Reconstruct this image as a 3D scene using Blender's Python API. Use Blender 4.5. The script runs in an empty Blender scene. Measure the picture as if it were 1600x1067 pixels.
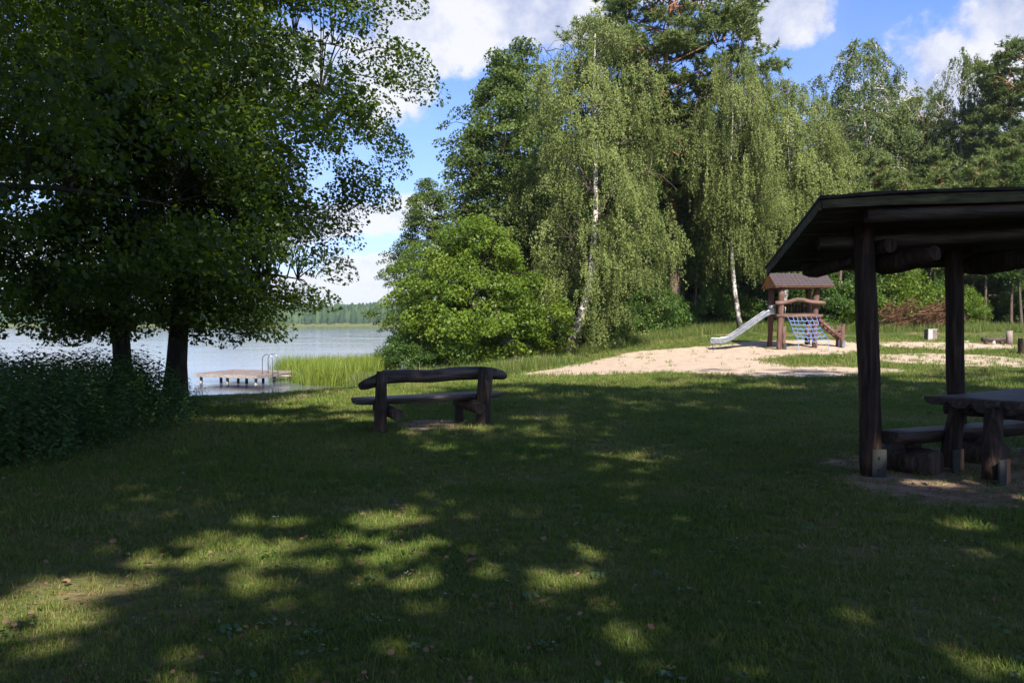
import bpy, math, random
import numpy as np
from mathutils import Vector, Matrix

R = math.radians
F = 1300.0            # focal length in pixels of the 1600 px wide photograph
EYE = 1.55
HORY = 508.0

# ------------------------------------------------------------------ camera, sky, sun
sc = bpy.context.scene
COL = sc.collection
cam_d = bpy.data.cameras.new('camera')
cam = bpy.data.objects.new('camera', cam_d)
COL.objects.link(cam)
cam_d.sensor_width = 36.0
cam_d.lens = 36.0 * F / 1600.0
cam_d.clip_start = 0.05
cam_d.clip_end = 6000
cam.location = (0, 0, EYE)
cam.rotation_euler = (R(90) - math.atan(25.5 / F), 0, 0)
sc.camera = cam

SUN_EL = R(43)
SUN_AZ = math.atan2(0.27, -1.0)          # compass angle from +Y towards +X
sun_dir = Vector((math.sin(SUN_AZ) * math.cos(SUN_EL), math.cos(SUN_AZ) * math.cos(SUN_EL), math.sin(SUN_EL)))

sd = bpy.data.lights.new('sun', 'SUN')
sd.energy = 4.5
sd.angle = R(0.5)
sd.color = (1.0, 0.93, 0.82)
so = bpy.data.objects.new('sun', sd)
COL.objects.link(so)
so.rotation_euler = (-sun_dir).to_track_quat('-Z', 'Y').to_euler()

sc.view_settings.view_transform = 'Standard'
sc.view_settings.look = 'None'
sc.view_settings.exposure = 1.3
sc.view_settings.gamma = 1.0
sc.view_settings.use_curve_mapping = False
sc.render.engine = 'CYCLES'
cy = sc.cycles
cy.max_bounces = 7
cy.diffuse_bounces = 3
cy.glossy_bounces = 3
cy.transmission_bounces = 3
cy.transparent_max_bounces = 4
cy.volume_bounces = 0
cy.caustics_reflective = False
cy.caustics_refractive = False
cy.use_denoising = True
cy.sample_clamp_indirect = 6


class NT:
    """small helper for node trees"""
    def __init__(s, tree):
        s.t = tree
        s.n = tree.nodes
        s.l = tree.links

    def new(s, typ, **kw):
        n = s.n.new(typ)
        for k, v in kw.items():
            setattr(n, k, v)
        return n

    def link(s, a, b):
        s.l.new(a, b)

    def val(s, sock, v):
        if hasattr(v, 'node'):
            s.l.new(v, sock)
        else:
            sock.default_value = v

    def math(s, op, a, b=0.0, c=None, clamp=False):
        n = s.new('ShaderNodeMath', operation=op)
        n.use_clamp = clamp
        s.val(n.inputs[0], a)
        s.val(n.inputs[1], b)
        if c is not None:
            s.val(n.inputs[2], c)
        return n.outputs[0]

    def noise(s, vec, scale, detail=4, rough=0.55, dist=0.0):
        n = s.new('ShaderNodeTexNoise')
        if vec is not None:
            s.link(vec, n.inputs['Vector'])
        n.inputs['Scale'].default_value = scale
        n.inputs['Detail'].default_value = detail
        n.inputs['Roughness'].default_value = rough
        n.inputs['Distortion'].default_value = dist
        return n.outputs['Fac']

    def ramp(s, fac, stops):
        n = s.new('ShaderNodeValToRGB')
        el = n.color_ramp.elements
        while len(el) < len(stops):
            el.new(0.5)
        for e, (p, c) in zip(el, stops):
            e.position = p
            e.color = (c[0], c[1], c[2], 1) if len(c) == 3 else c
        s.link(fac, n.inputs[0])
        return n.outputs[0]

    def mix(s, fac, a, b, mode='MIX'):
        n = s.new('ShaderNodeMix', data_type='RGBA', blend_type=mode)
        s.val(n.inputs[0], fac)
        for i, v in ((6, a), (7, b)):
            if hasattr(v, 'node'):
                s.l.new(v, n.inputs[i])
            else:
                n.inputs[i].default_value = (v[0], v[1], v[2], 1)
        return n.outputs[2]

    def maprange(s, v, a, b, c=0.0, d=1.0, smooth=False):
        n = s.new('ShaderNodeMapRange')
        if smooth:
            n.interpolation_type = 'SMOOTHSTEP'
        s.link(v, n.inputs[0])
        for i, x in enumerate((a, b, c, d)):
            n.inputs[i + 1].default_value = x
        return n.outputs[0]


SKY = 0.088
world = bpy.data.worlds.new("World")
sc.world = world
world.use_nodes = True
w = NT(world.node_tree)
for n in list(w.n):
    w.n.remove(n)
sky = w.new('ShaderNodeTexSky', sky_type='NISHITA')
sky.sun_disc = False
sky.sun_elevation = SUN_EL
sky.sun_rotation = SUN_AZ
sky.air_density = 1.0
sky.dust_density = 0.6
sky.ozone_density = 1.6
tc = w.new('ShaderNodeTexCoord')
vec = tc.outputs['Generated']
sep = w.new('ShaderNodeSeparateXYZ')
w.link(vec, sep.inputs[0])
az = w.math('ARCTAN2', sep.outputs[0], sep.outputs[1])
el = w.math('ARCSINE', sep.outputs[2])
n_big = w.noise(vec, 6.0, 8, 0.58)
vm = w.new('ShaderNodeVectorMath', operation='ADD')
w.link(vec, vm.inputs[0])
vm.inputs[1].default_value = (3.1, 7.7, 1.3)
n_det = w.noise(vm.outputs[0], 22.0, 7, 0.6)


def azel(px, py):
    x = (px - 800) / F
    z = (HORY - py) / F
    return math.atan2(x, 1.0), math.atan2(z, math.hypot(1, x))


# cumulus banks: where each hangs in the sky (direction), its half-width and half-height
blobs = []
for px, py, wx, wy in ((770, 20, 200, 60), (700, 70, 110, 60), (900, 50, 120, 26), (610, 130, 90, 80), (1195, 30, 80, 48), (1120, -10, 200, 30),
                       (1540, 120, 160, 100), (1600, 50, 120, 80), (1470, 90, 80, 50),
                       (600, 340, 90, 30), (640, 322, 60, 22), (575, 425, 70, 28), (500, 455, 220, 28), (480, 350, 120, 28),
                       (300, 100, 240, 80), (120, 260, 200, 50), (60, 400, 180, 50), (1350, -190, 260, 80), (380, -200, 260, 90),
                       (-250, 150, 250, 90), (1950, 300, 240, 60)):
    a0, e0 = azel(px, py)
    blobs.append((a0, e0, wx / F, wy / F))
for k, (a_, e_) in enumerate(((70, 22), (110, 14), (150, 30), (-80, 18), (-120, 30), (-155, 12), (175, 55), (60, 60), (-60, 50), (95, 40))):
    blobs.append((R(a_), R(e_), 0.30, 0.10))
field = None
base = None
for a0, e0, sa, se in blobs:
    da = w.math('MULTIPLY', w.math('SUBTRACT', az, a0), 1 / sa)
    de = w.math('MULTIPLY', w.math('SUBTRACT', el, e0), 1 / se)
    # flat base, rounded top
    q = w.math('SQRT', w.math('ADD', w.math('MULTIPLY', da, da), w.math('MULTIPLY', de, de)))
    m = w.math('SUBTRACT', 1.0, q)
    field = m if field is None else w.math('MAXIMUM', field, m)
field = w.math('MAXIMUM', field, -0.75)
dens = w.math('ADD', w.math('MULTIPLY', field, 1.25), w.math('ADD', w.math('MULTIPLY', w.math('SUBTRACT', n_big, 0.5), 2.4),
                                                          w.math('MULTIPLY', w.math('SUBTRACT', n_det, 0.5), 1.6)))
cov = w.maprange(dens, -0.12, 0.42, 0, 1, True)
thin = w.maprange(w.noise(vec, 3.0, 5, 0.6), 0.45, 0.75, 0.0, 0.28, True)
cov = w.math('MAXIMUM', cov, thin)
shade = w.ramp(w.maprange(w.noise(vm.outputs[0], 11.0, 7, 0.62), 0.36, 0.58), ((0.0, (2.4, 2.7, 3.7)), (0.5, (3.5, 3.65, 4.3)), (1.0, (4.6, 4.6, 4.7))))
skyc = w.mix(1.0, sky.outputs[0], (0.55, 0.72, 1.12), 'MULTIPLY')
colr = w.mix(w.math('MULTIPLY', cov, 0.93), skyc, shade)
low = w.math('MULTIPLY', w.math('EXPONENT', w.math('MULTIPLY', w.math('ABSOLUTE', el), -7.0)), 0.6)
colr = w.mix(low, colr, (4.3, 4.5, 5.2))
bg = w.new('ShaderNodeBackground')
bg.inputs['Strength'].default_value = SKY
w.link(colr, bg.inputs['Color'])
wo = w.new('ShaderNodeOutputWorld')
w.link(bg.outputs[0], wo.inputs['Surface'])


# ------------------------------------------------------------------ helpers
def tag(o, label=None, cat=None, group=None, kind=None):
    if label:
        o['label'] = label
    if cat:
        o['category'] = cat
    if group:
        o['group'] = group
    if kind:
        o['kind'] = kind
    return o


def empty(name, loc=(0, 0, 0), rz=0.0, scale=None):
    o = bpy.data.objects.new(name, None)
    o.empty_display_size = 0.2
    o.location = loc
    o.rotation_euler = (0, 0, rz)
    if scale is not None:
        o.scale = scale if hasattr(scale, '__len__') else (scale,) * 3
    COL.objects.link(o)
    return o


def link_mesh(name, me, parent=None, loc=None):
    o = bpy.data.objects.new(name, me)
    COL.objects.link(o)
    if parent is not None:
        o.parent = parent
    if loc is not None:
        o.location = loc
    return o


def copy_thing(root, loc, rz=0.0, scale=None, label=None):
    r = root.copy()
    COL.objects.link(r)
    r.location = loc
    r.rotation_euler = (0, 0, rz)
    if scale is not None:
        r.scale = scale if hasattr(scale, '__len__') else (scale,) * 3
    if label:
        r['label'] = label
    for ch in list(root.children):
        c = ch.copy()
        COL.objects.link(c)
        c.parent = r
        for g in list(ch.children):
            d = g.copy()
            COL.objects.link(d)
            d.parent = c
    return r


def np_mesh(name, V, faces_flat, sizes, mat, rnd=None, smooth=False):
    """fast mesh: V (n,3), flat loop indices, face sizes"""
    me = bpy.data.meshes.new(name)
    V = np.asarray(V, dtype=np.float32)
    faces_flat = np.asarray(faces_flat, dtype=np.int32).ravel()
    sizes = np.asarray(sizes, dtype=np.int32)
    me.vertices.add(len(V))
    me.vertices.foreach_set('co', V.ravel())
    me.loops.add(len(faces_flat))
    me.loops.foreach_set('vertex_index', faces_flat)
    me.polygons.add(len(sizes))
    starts = np.concatenate(([0], np.cumsum(sizes)[:-1])).astype(np.int32)
    me.polygons.foreach_set('loop_start', starts)
    try:
        me.polygons.foreach_set('loop_total', sizes)
    except Exception:
        pass
    if smooth:
        me.polygons.foreach_set('use_smooth', np.ones(len(sizes), dtype=bool))
    if rnd is not None:
        at = me.attributes.new('rnd', 'FLOAT', 'POINT')
        at.data.foreach_set('value', np.asarray(rnd, dtype=np.float32))
    me.materials.append(mat)
    me.update(calc_edges=True)
    return me


class MB:
    """collects shapes into one mesh"""
    def __init__(s):
        s.v = []
        s.f = []

    def box(s, c, size, rz=0.0, rot=None, jit=0.0):
        sx, sy, sz = [q / 2 for q in size]
        M = rot.to_4x4() if rot is not None else Matrix.Rotation(rz, 4, 'Z')
        b = len(s.v)
        for x, y, z in ((-1, -1, -1), (1, -1, -1), (1, 1, -1), (-1, 1, -1), (-1, -1, 1), (1, -1, 1), (1, 1, 1), (-1, 1, 1)):
            p = M @ Vector((x * sx + random.uniform(-jit, jit), y * sy + random.uniform(-jit, jit), z * sz + random.uniform(-jit, jit)))
            s.v.append((p.x + c[0], p.y + c[1], p.z + c[2]))
        for q in ((0, 3, 2, 1), (4, 5, 6, 7), (0, 1, 5, 4), (1, 2, 6, 5), (2, 3, 7, 6), (3, 0, 4, 7)):
            s.f.append(tuple(b + i for i in q))
        return s

    def hexa(s, P):
        """box from 8 corners: bottom 4 then top 4"""
        b = len(s.v)
        s.v += [tuple(p) for p in P]
        for q in ((0, 3, 2, 1), (4, 5, 6, 7), (0, 1, 5, 4), (1, 2, 6, 5), (2, 3, 7, 6), (3, 0, 4, 7)):
            s.f.append(tuple(b + i for i in q))
        return s

    def tube(s, pts, rad, n=10, wob=0.0, squash=None, cap=True, half=False):
        """tapered tube; squash=(a,b) scales across; half = flat-topped half log"""
        pts = [Vector(p) for p in pts]
        if not hasattr(rad, '__len__'):
            rad = [rad] * len(pts)
        up = Vector((0, 0, 1))
        rings = []
        ph = random.uniform(0, 6)
        for i, p in enumerate(pts):
            t = (pts[min(i + 1, len(pts) - 1)] - pts[max(i - 1, 0)]).normalized()
            ref = up if abs(t.z) < 0.9 else Vector((0, 1, 0))
            a = t.cross(ref).normalized()
            b = a.cross(t).normalized()
            ring = []
            for k in range(n):
                th = 2 * math.pi * k / n
                r = rad[i] * (1 + wob * (math.sin(2 * th + ph + i * .7) * .5 + math.sin(3 * th + ph * 2 - i * .9) * .3 + random.uniform(-.35, .35)))
                ca, sa = math.cos(th) * r, math.sin(th) * r
                if squash:
                    ca *= squash[0]
                    sa *= squash[1]
                if half and sa > 0:
                    sa = 0.04 * sa
                    ca *= 1.0
                q = p + a * ca + b * sa
                ring.append(len(s.v))
                s.v.append(tuple(q))
            rings.append(ring)
        for i in range(len(rings) - 1):
            A, B = rings[i], rings[i + 1]
            for k in range(n):
                s.f.append((A[k], A[(k + 1) % n], B[(k + 1) % n], B[k]))
        if cap:
            s.f.append(tuple(reversed(rings[0])))
            s.f.append(tuple(rings[-1]))
        return s

    def mesh(s, name, m, smooth=False):
        me = bpy.data.meshes.new(name)
        me.from_pydata(s.v, [], s.f)
        me.materials.append(m)
        me.validate()
        if smooth:
            for p in me.polygons:
                p.use_smooth = len(p.vertices) == 4
        me.update()
        return me

    def build(s, name, m, parent=None, smooth=False, bevel=0.0):
        o = link_mesh(name, s.mesh(name, m, smooth), parent)
        if bevel:
            b = o.modifiers.new('bevel', 'BEVEL')
            b.width = bevel
            b.segments = 1
            b.limit_method = 'ANGLE'
            b.angle_limit = R(40)
        return o


def logpts(a, b, n=7, bend=0.03, seed=0):
    rg = random.Random(seed)
    a, b = Vector(a), Vector(b)
    out = []
    ox, oz = rg.uniform(-1, 1), rg.uniform(-1, 1)
    ph = rg.uniform(0, 6)
    side = (b - a).cross(Vector((0.3, 0.2, 1))).normalized()
    up = side.cross((b - a)).normalized()
    for i in range(n):
        t = i / (n - 1)
        k = math.sin(math.pi * t) * bend
        out.append(a.lerp(b, t) + side * (k * ox + bend * .3 * math.sin(7 * t + ph)) + up * (k * oz + bend * .3 * math.sin(5 * t + ph * 2)))
    return out


# ------------------------------------------------------------------ materials
def material(name):
    m = bpy.data.materials.new(name)
    m.use_nodes = True
    t = NT(m.node_tree)
    for n in list(t.n):
        t.n.remove(n)
    o = t.new('ShaderNodeOutputMaterial')
    p = t.new('ShaderNodeBsdfPrincipled')
    t.link(p.outputs[0], o.inputs['Surface'])
    return m, t, p, o


def bump(t, p, h, strength=0.4, dist=0.02):
    b = t.new('ShaderNodeBump')
    b.inputs['Strength'].default_value = strength
    b.inputs['Distance'].default_value = dist
    t.link(h, b.inputs['Height'])
    t.link(b.outputs[0], p.inputs['Normal'])


def leaf_mat(name, cols, trans=0.35, tcol=(0.25, 0.42, 0.04), rough=0.5, spec=0.35, big=0.5):
    m, t, p, o = material(name)
    a = t.new('ShaderNodeAttribute', attribute_name='rnd')
    tcn = t.new('ShaderNodeTexCoord')
    nz = t.noise(tcn.outputs['Object'], big, 2, 0.5)
    f = t.math('ADD', t.math('MULTIPLY', a.outputs['Fac'], 0.75), t.math('MULTIPLY', t.math('SUBTRACT', nz, 0.38), 0.9), clamp=True)
    c = t.ramp(f, [(i / (len(cols) - 1), k) for i, k in enumerate(cols)])
    t.link(c, p.inputs['Base Color'])
    p.inputs['Roughness'].default_value = rough
    p.inputs['Specular IOR Level'].default_value = spec
    tr = t.new('ShaderNodeBsdfTranslucent')
    t.link(t.mix(0.6, c, tcol), tr.inputs['Color'])
    mx = t.new('ShaderNodeMixShader')
    mx.inputs[0].default_value = trans
    t.link(p.outputs[0], mx.inputs[1])
    t.link(tr.outputs[0], mx.inputs[2])
    t.link(mx.outputs[0], o.inputs['Surface'])
    return m


def wood_mat(name, c0, c1, c2, rough=0.75, axis='Z', scale=1.0, spec=0.25):
    m, t, p, o = material(name)
    tcn = t.new('ShaderNodeTexCoord')
    mp = t.new('ShaderNodeMapping')
    sc_ = {'X': (1.2, 14, 14), 'Y': (14, 1.2, 14), 'Z': (14, 14, 1.2)}[axis]
    mp.inputs['Scale'].default_value = [q * scale for q in sc_]
    t.link(tcn.outputs['Object'], mp.inputs[0])
    g = t.noise(mp.outputs[0], 1.6, 6, 0.65, 0.6)
    big = t.noise(tcn.outputs['Object'], 2.4, 4, 0.6)
    c = t.ramp(g, ((0.34, c0), (0.5, c1), (0.68, c2)))
    c = t.mix(t.maprange(big, 0.45, 0.75, 0, 0.55), c, tuple(q * 1.6 + 0.01 for q in c1))
    t.link(c, p.inputs['Base Color'])
    p.inputs['Roughness'].default_value = rough
    p.inputs['Specular IOR Level'].default_value = spec
    bump(t, p, g, 0.9, 0.02)
    return m


def bark_mat(name, stops, vs=(9, 9, 2.2), bs=0.8, dist=0.03):
    m, t, p, o = material(name)
    tcn = t.new('ShaderNodeTexCoord')
    mp = t.new('ShaderNodeMapping')
    mp.inputs['Scale'].default_value = vs
    t.link(tcn.outputs['Object'], mp.inputs[0])
    g = t.noise(mp.outputs[0], 1.5, 7, 0.68, 0.5)
    t.link(t.ramp(g, stops), p.inputs['Base Color'])
    p.inputs['Roughness'].default_value = 0.9
    p.inputs['Specular IOR Level'].default_value = 0.15
    bump(t, p, g, bs, dist)
    return m


M = {}
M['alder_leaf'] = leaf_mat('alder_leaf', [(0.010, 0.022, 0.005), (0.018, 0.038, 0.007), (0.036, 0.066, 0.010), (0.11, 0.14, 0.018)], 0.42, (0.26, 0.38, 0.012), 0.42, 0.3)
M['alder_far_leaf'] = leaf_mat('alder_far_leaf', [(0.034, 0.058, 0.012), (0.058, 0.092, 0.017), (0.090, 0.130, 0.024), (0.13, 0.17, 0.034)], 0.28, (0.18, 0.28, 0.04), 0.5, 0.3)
M['birch_leaf'] = leaf_mat('birch_leaf', [(0.060, 0.082, 0.026), (0.130, 0.165, 0.050), (0.215, 0.255, 0.080), (0.29, 0.32, 0.13)], 0.34, (0.28, 0.36, 0.08), 0.6, 0.12)
M['grey_birch_leaf'] = leaf_mat('grey_birch_leaf', [(0.055, 0.078, 0.024), (0.090, 0.122, 0.038), (0.135, 0.170, 0.054), (0.19, 0.22, 0.078)], 0.28, (0.18, 0.25, 0.08), 0.6, 0.12)
M['bright_leaf'] = leaf_mat('bright_leaf', [(0.038, 0.076, 0.009), (0.070, 0.125, 0.012), (0.120, 0.180, 0.017), (0.20, 0.245, 0.024)], 0.36, (0.32, 0.42, 0.02), 0.5, 0.3)
M['shrub_leaf'] = leaf_mat('shrub_leaf', [(0.025, 0.055, 0.010), (0.045, 0.090, 0.015), (0.070, 0.130, 0.020), (0.11, 0.17, 0.03)], 0.32, (0.20, 0.34, 0.03), 0.5, 0.3)
M['needle'] = leaf_mat('pine_needle', [(0.055, 0.080, 0.022), (0.090, 0.125, 0.032), (0.14, 0.18, 0.048), (0.19, 0.23, 0.065)], 0.33, (0.28, 0.36, 0.09), 0.5, 0.35)
M['dead_needle'] = leaf_mat('dead_needle', [(0.05, 0.026, 0.014), (0.095, 0.048, 0.024), (0.15, 0.080, 0.040), (0.21, 0.13, 0.07)], 0.15, (0.3, 0.15, 0.06), 0.7, 0.15)
M['nettle_leaf'] = leaf_mat('nettle_leaf', [(0.030, 0.065, 0.020), (0.050, 0.100, 0.028), (0.078, 0.14, 0.036), (0.11, 0.18, 0.042)], 0.30, (0.15, 0.28, 0.03), 0.5, 0.35)
M['reed_leaf'] = leaf_mat('reed_leaf', [(0.06, 0.10, 0.015), (0.12, 0.18, 0.024), (0.20, 0.25, 0.034), (0.36, 0.31, 0.13)], 0.35, (0.30, 0.42, 0.04), 0.5, 0.3)
M['tall_grass'] = leaf_mat('tall_grass', [(0.06, 0.10, 0.020), (0.10, 0.15, 0.030), (0.17, 0.20, 0.055), (0.30, 0.27, 0.13)], 0.35, (0.30, 0.38, 0.06), 0.6, 0.2)
M['plume'] = leaf_mat('plume', [(0.28, 0.20, 0.13), (0.36, 0.27, 0.19), (0.42, 0.34, 0.26)], 0.3, (0.4, 0.3, 0.2), 0.8, 0.1)
M['far_wood'] = leaf_mat('far_wood', [(0.018, 0.040, 0.014), (0.032, 0.062, 0.020), (0.050, 0.085, 0.028), (0.07, 0.11, 0.036)], 0.1, (0.1, 0.15, 0.04), 0.9, 0.1, 0.02)


def grass_mat():
    m, t, p, o = material('lawn_grass_blade')
    a = t.new('ShaderNodeAttribute', attribute_name='rnd')
    oi = t.new('ShaderNodeObjectInfo')
    g = t.new('ShaderNodeNewGeometry')
    nz = t.noise(g.outputs['Position'], 0.55, 4, 0.6)
    f = t.math('ADD', t.math('MULTIPLY', a.outputs['Fac'], 0.45), t.math('ADD', t.math('MULTIPLY', oi.outputs['Random'], 0.25), t.math('MULTIPLY', t.math('SUBTRACT', nz, 0.32), 0.9)), clamp=True)
    c = t.ramp(f, ((0.0, (0.050, 0.108, 0.013)), (0.42, (0.092, 0.155, 0.020)), (0.64, (0.150, 0.188, 0.034)), (0.78, (0.24, 0.205, 0.072)), (1.0, (0.36, 0.26, 0.14))))
    t.link(c, p.inputs['Base Color'])
    p.inputs['Roughness'].default_value = 0.55
    p.inputs['Specular IOR Level'].default_value = 0.25
    tr = t.new('ShaderNodeBsdfTranslucent')
    t.link(t.mix(0.5, c, (0.16, 0.24, 0.03)), tr.inputs['Color'])
    mx = t.new('ShaderNodeMixShader')
    mx.inputs[0].default_value = 0.3
    t.link(p.outputs[0], mx.inputs[1])
    t.link(tr.outputs[0], mx.inputs[2])
    t.link(mx.outputs[0], o.inputs['Surface'])
    return m


M['grass'] = grass_mat()
M['alder_bark'] = bark_mat('alder_bark', ((0.3, (0.016, 0.013, 0.010)), (0.55, (0.045, 0.038, 0.030)), (0.8, (0.095, 0.085, 0.065))))
M['dead_wood'] = bark_mat('dead_wood', ((0.3, (0.08, 0.045, 0.03)), (0.6, (0.16, 0.095, 0.06)), (0.8, (0.24, 0.17, 0.12))))


def birch_bark():
    m, t, p, o = material('birch_bark')
    tcn = t.new('ShaderNodeTexCoord')
    mp = t.new('ShaderNodeMapping')
    mp.inputs['Scale'].default_value = (3, 3, 16)
    t.link(tcn.outputs['Object'], mp.inputs[0])
    a = t.noise(mp.outputs[0], 1.2, 5, 0.7, 0.3)
    b = t.noise(tcn.outputs['Object'], 3.5, 5, 0.65)
    c = t.ramp(a, ((0.36, (0.05, 0.045, 0.04)), (0.45, (0.42, 0.38, 0.34)), (0.6, (0.62, 0.58, 0.53))))
    sp = t.new('ShaderNodeSeparateXYZ')
    t.link(tcn.outputs['Object'], sp.inputs[0])
    low = t.maprange(sp.outputs[2], 0.0, 3.2, 0.62, 0.30)
    f = t.maprange(t.math('SUBTRACT', t.math('ADD', b, low), 0.95), -0.08, 0.08, 0, 1)
    c = t.mix(f, c, (0.055, 0.045, 0.038))
    t.link(c, p.inputs['Base Color'])
    p.inputs['Roughness'].default_value = 0.75
    bump(t, p, a, 0.3, 0.02)
    return m


def pine_bark():
    m, t, p, o = material('pine_bark')
    tcn = t.new('ShaderNodeTexCoord')
    mp = t.new('ShaderNodeMapping')
    mp.inputs['Scale'].default_value = (7, 7, 2.2)
    t.link(tcn.outputs['Object'], mp.inputs[0])
    a = t.noise(mp.outputs[0], 1.3, 6, 0.7, 0.4)
    lo = t.ramp(a, ((0.3, (0.030, 0.020, 0.016)), (0.55, (0.105, 0.070, 0.052)), (0.8, (0.19, 0.135, 0.10))))
    hi = t.ramp(a, ((0.3, (0.14, 0.055, 0.025)), (0.55, (0.36, 0.15, 0.065)), (0.8, (0.46, 0.24, 0.12))))
    sp = t.new('ShaderNodeSeparateXYZ')
    t.link(tcn.outputs['Object'], sp.inputs[0])
    t.link(t.mix(t.maprange(sp.outputs[2], 3.5, 8.5, 0.0, 1.0), lo, hi), p.inputs['Base Color'])
    p.inputs['Roughness'].default_value = 0.85
    bump(t, p, a, 0.7, 0.03)
    return m


M['birch_bark'] = birch_bark()
M['birch_twig'] = bark_mat('birch_twig', ((0.3, (0.035, 0.026, 0.020)), (0.6, (0.10, 0.08, 0.065)), (0.8, (0.22, 0.19, 0.16))))
M['pine_bark'] = pine_bark()
M['dark_log'] = wood_mat('dark_log', (0.010, 0.006, 0.0045), (0.030, 0.017, 0.012), (0.095, 0.055, 0.039), 0.7, 'Z', 1.0, 0.2)
M['dark_log_x'] = wood_mat('dark_log_x', (0.010, 0.006, 0.005), (0.036, 0.021, 0.016), (0.105, 0.068, 0.052), 0.5, 'X', 1.0, 0.5)
M['end_grain'] = bark_mat('end_grain', ((0.3, (0.06, 0.042, 0.030)), (0.6, (0.13, 0.095, 0.07)), (0.8, (0.20, 0.15, 0.11))), (8, 8, 8), 0.5, 0.01)
M['bench_log'] = wood_mat('bench_log', (0.012, 0.008, 0.006), (0.044, 0.029, 0.021), (0.125, 0.090, 0.068), 0.75, 'Z', .8, 0.2)
M['bench_log_x'] = wood_mat('bench_log_x', (0.012, 0.008, 0.006), (0.046, 0.031, 0.025), (0.135, 0.100, 0.082), 0.7, 'X', .8, 0.3)
M['bench_top'] = wood_mat('bench_top', (0.022, 0.017, 0.017), (0.060, 0.048, 0.048), (0.13, 0.11, 0.11), 0.5, 'X', 1.0, 0.5)
M['red_wood'] = wood_mat('red_wood', (0.050, 0.027, 0.020), (0.105, 0.058, 0.045), (0.19, 0.115, 0.092), 0.75, 'Z')
M['red_wood_x'] = wood_mat('red_wood_x', (0.058, 0.032, 0.024), (0.125, 0.072, 0.056), (0.22, 0.140, 0.112), 0.75, 'X')
M['orange_wood'] = wood_mat('orange_wood', (0.16, 0.07, 0.03), (0.27, 0.13, 0.06), (0.38, 0.20, 0.10), 0.7, 'Z')
M['mossy'] = wood_mat('mossy_board', (0.030, 0.028, 0.015), (0.072, 0.066, 0.036), (0.14, 0.13, 0.075), 0.85, 'X')
M['felt'] = bark_mat('roofing_felt', ((0.3, (0.020, 0.018, 0.019)), (0.7, (0.055, 0.050, 0.052))), (6, 6, 6), 0.5, 0.01)
M['shingle'] = bark_mat('shingle', ((0.3, (0.045, 0.034, 0.036)), (0.7, (0.090, 0.070, 0.072))), (5, 20, 20), 0.5, 0.01)
M['deck_wood'] = wood_mat('deck_wood', (0.11, 0.080, 0.072), (0.19, 0.145, 0.13), (0.29, 0.23, 0.21), 0.7, 'Y')
M['deck_side'] = wood_mat('deck_side', (0.12, 0.10, 0.085), (0.25, 0.22, 0.19), (0.42, 0.38, 0.33), 0.7, 'X')


def metal(name, col, rough, met=1.0):
    m, t, p, o = material(name)
    tcn = t.new('ShaderNodeTexCoord')
    a = t.noise(tcn.outputs['Object'], 7.0, 5, 0.6)
    t.link(t.mix(a, tuple(q * 0.7 for q in col), col), p.inputs['Base Color'])
    p.inputs['Metallic'].default_value = met
    t.link(t.maprange(a, 0.3, 0.7, rough * 0.8, rough * 1.35), p.inputs['Roughness'])
    return m


def plain(name, col, rough=0.6, var=0.25, scale=8.0):
    m, t, p, o = material(name)
    tcn = t.new('ShaderNodeTexCoord')
    a = t.noise(tcn.outputs['Object'], scale, 6, 0.65)
    t.link(t.mix(t.maprange(a, 0.25, 0.75), tuple(q * (1 - var) for q in col), tuple(min(1, q * (1 + var)) for q in col)), p.inputs['Base Color'])
    p.inputs['Roughness'].default_value = rough
    bump(t, p, a, 0.3, 0.01)
    return m


M['steel'] = metal('steel', (0.42, 0.43, 0.45), 0.36)
M['zinc'] = metal('galvanised_steel', (0.040, 0.043, 0.039), 0.8, 0.1)
M['blue_rope'] = plain('blue_rope', (0.06, 0.12, 0.36), 0.6)
M['pale_rope'] = plain('pale_rope', (0.20, 0.30, 0.46), 0.6)
M['concrete'] = plain('concrete', (0.42, 0.40, 0.40), 0.9)
M['stone'] = plain('stone', (0.36, 0.37, 0.38), 0.85)
M['dry_leaf'] = leaf_mat('dry_leaf', [(0.07, 0.030, 0.016), (0.13, 0.060, 0.030), (0.19, 0.11, 0.06), (0.25, 0.18, 0.11)], 0.1, (0.3, 0.2, 0.1), 0.7, 0.3)
M['clover_flower'] = leaf_mat('clover_flower', [(0.35, 0.38, 0.33), (0.5, 0.52, 0.48)], 0.2, (0.4, 0.4, 0.4), 0.7, 0.2)
M['weed_leaf'] = leaf_mat('weed_leaf', [(0.035, 0.075, 0.018), (0.06, 0.11, 0.028), (0.09, 0.15, 0.04)], 0.2, (0.2, 0.3, 0.05), 0.45, 0.5)

# ------------------------------------------------------------------ terrain shape
SHORE = [(-1300, -60), (-200, 5), (-60, 19), (-25, 24.5), (-14, 27.3), (-10.7, 28.9), (-8.9, 30.3), (-7.0, 32.5), (-5.8, 35.0), (-5.6, 40), (-6.2, 50), (-8, 70), (-9, 120), (-9, 700)]
WATER = -0.9


def smooth01(t):
    t = np.clip(t, 0, 1)
    return t * t * (3 - 2 * t)


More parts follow.
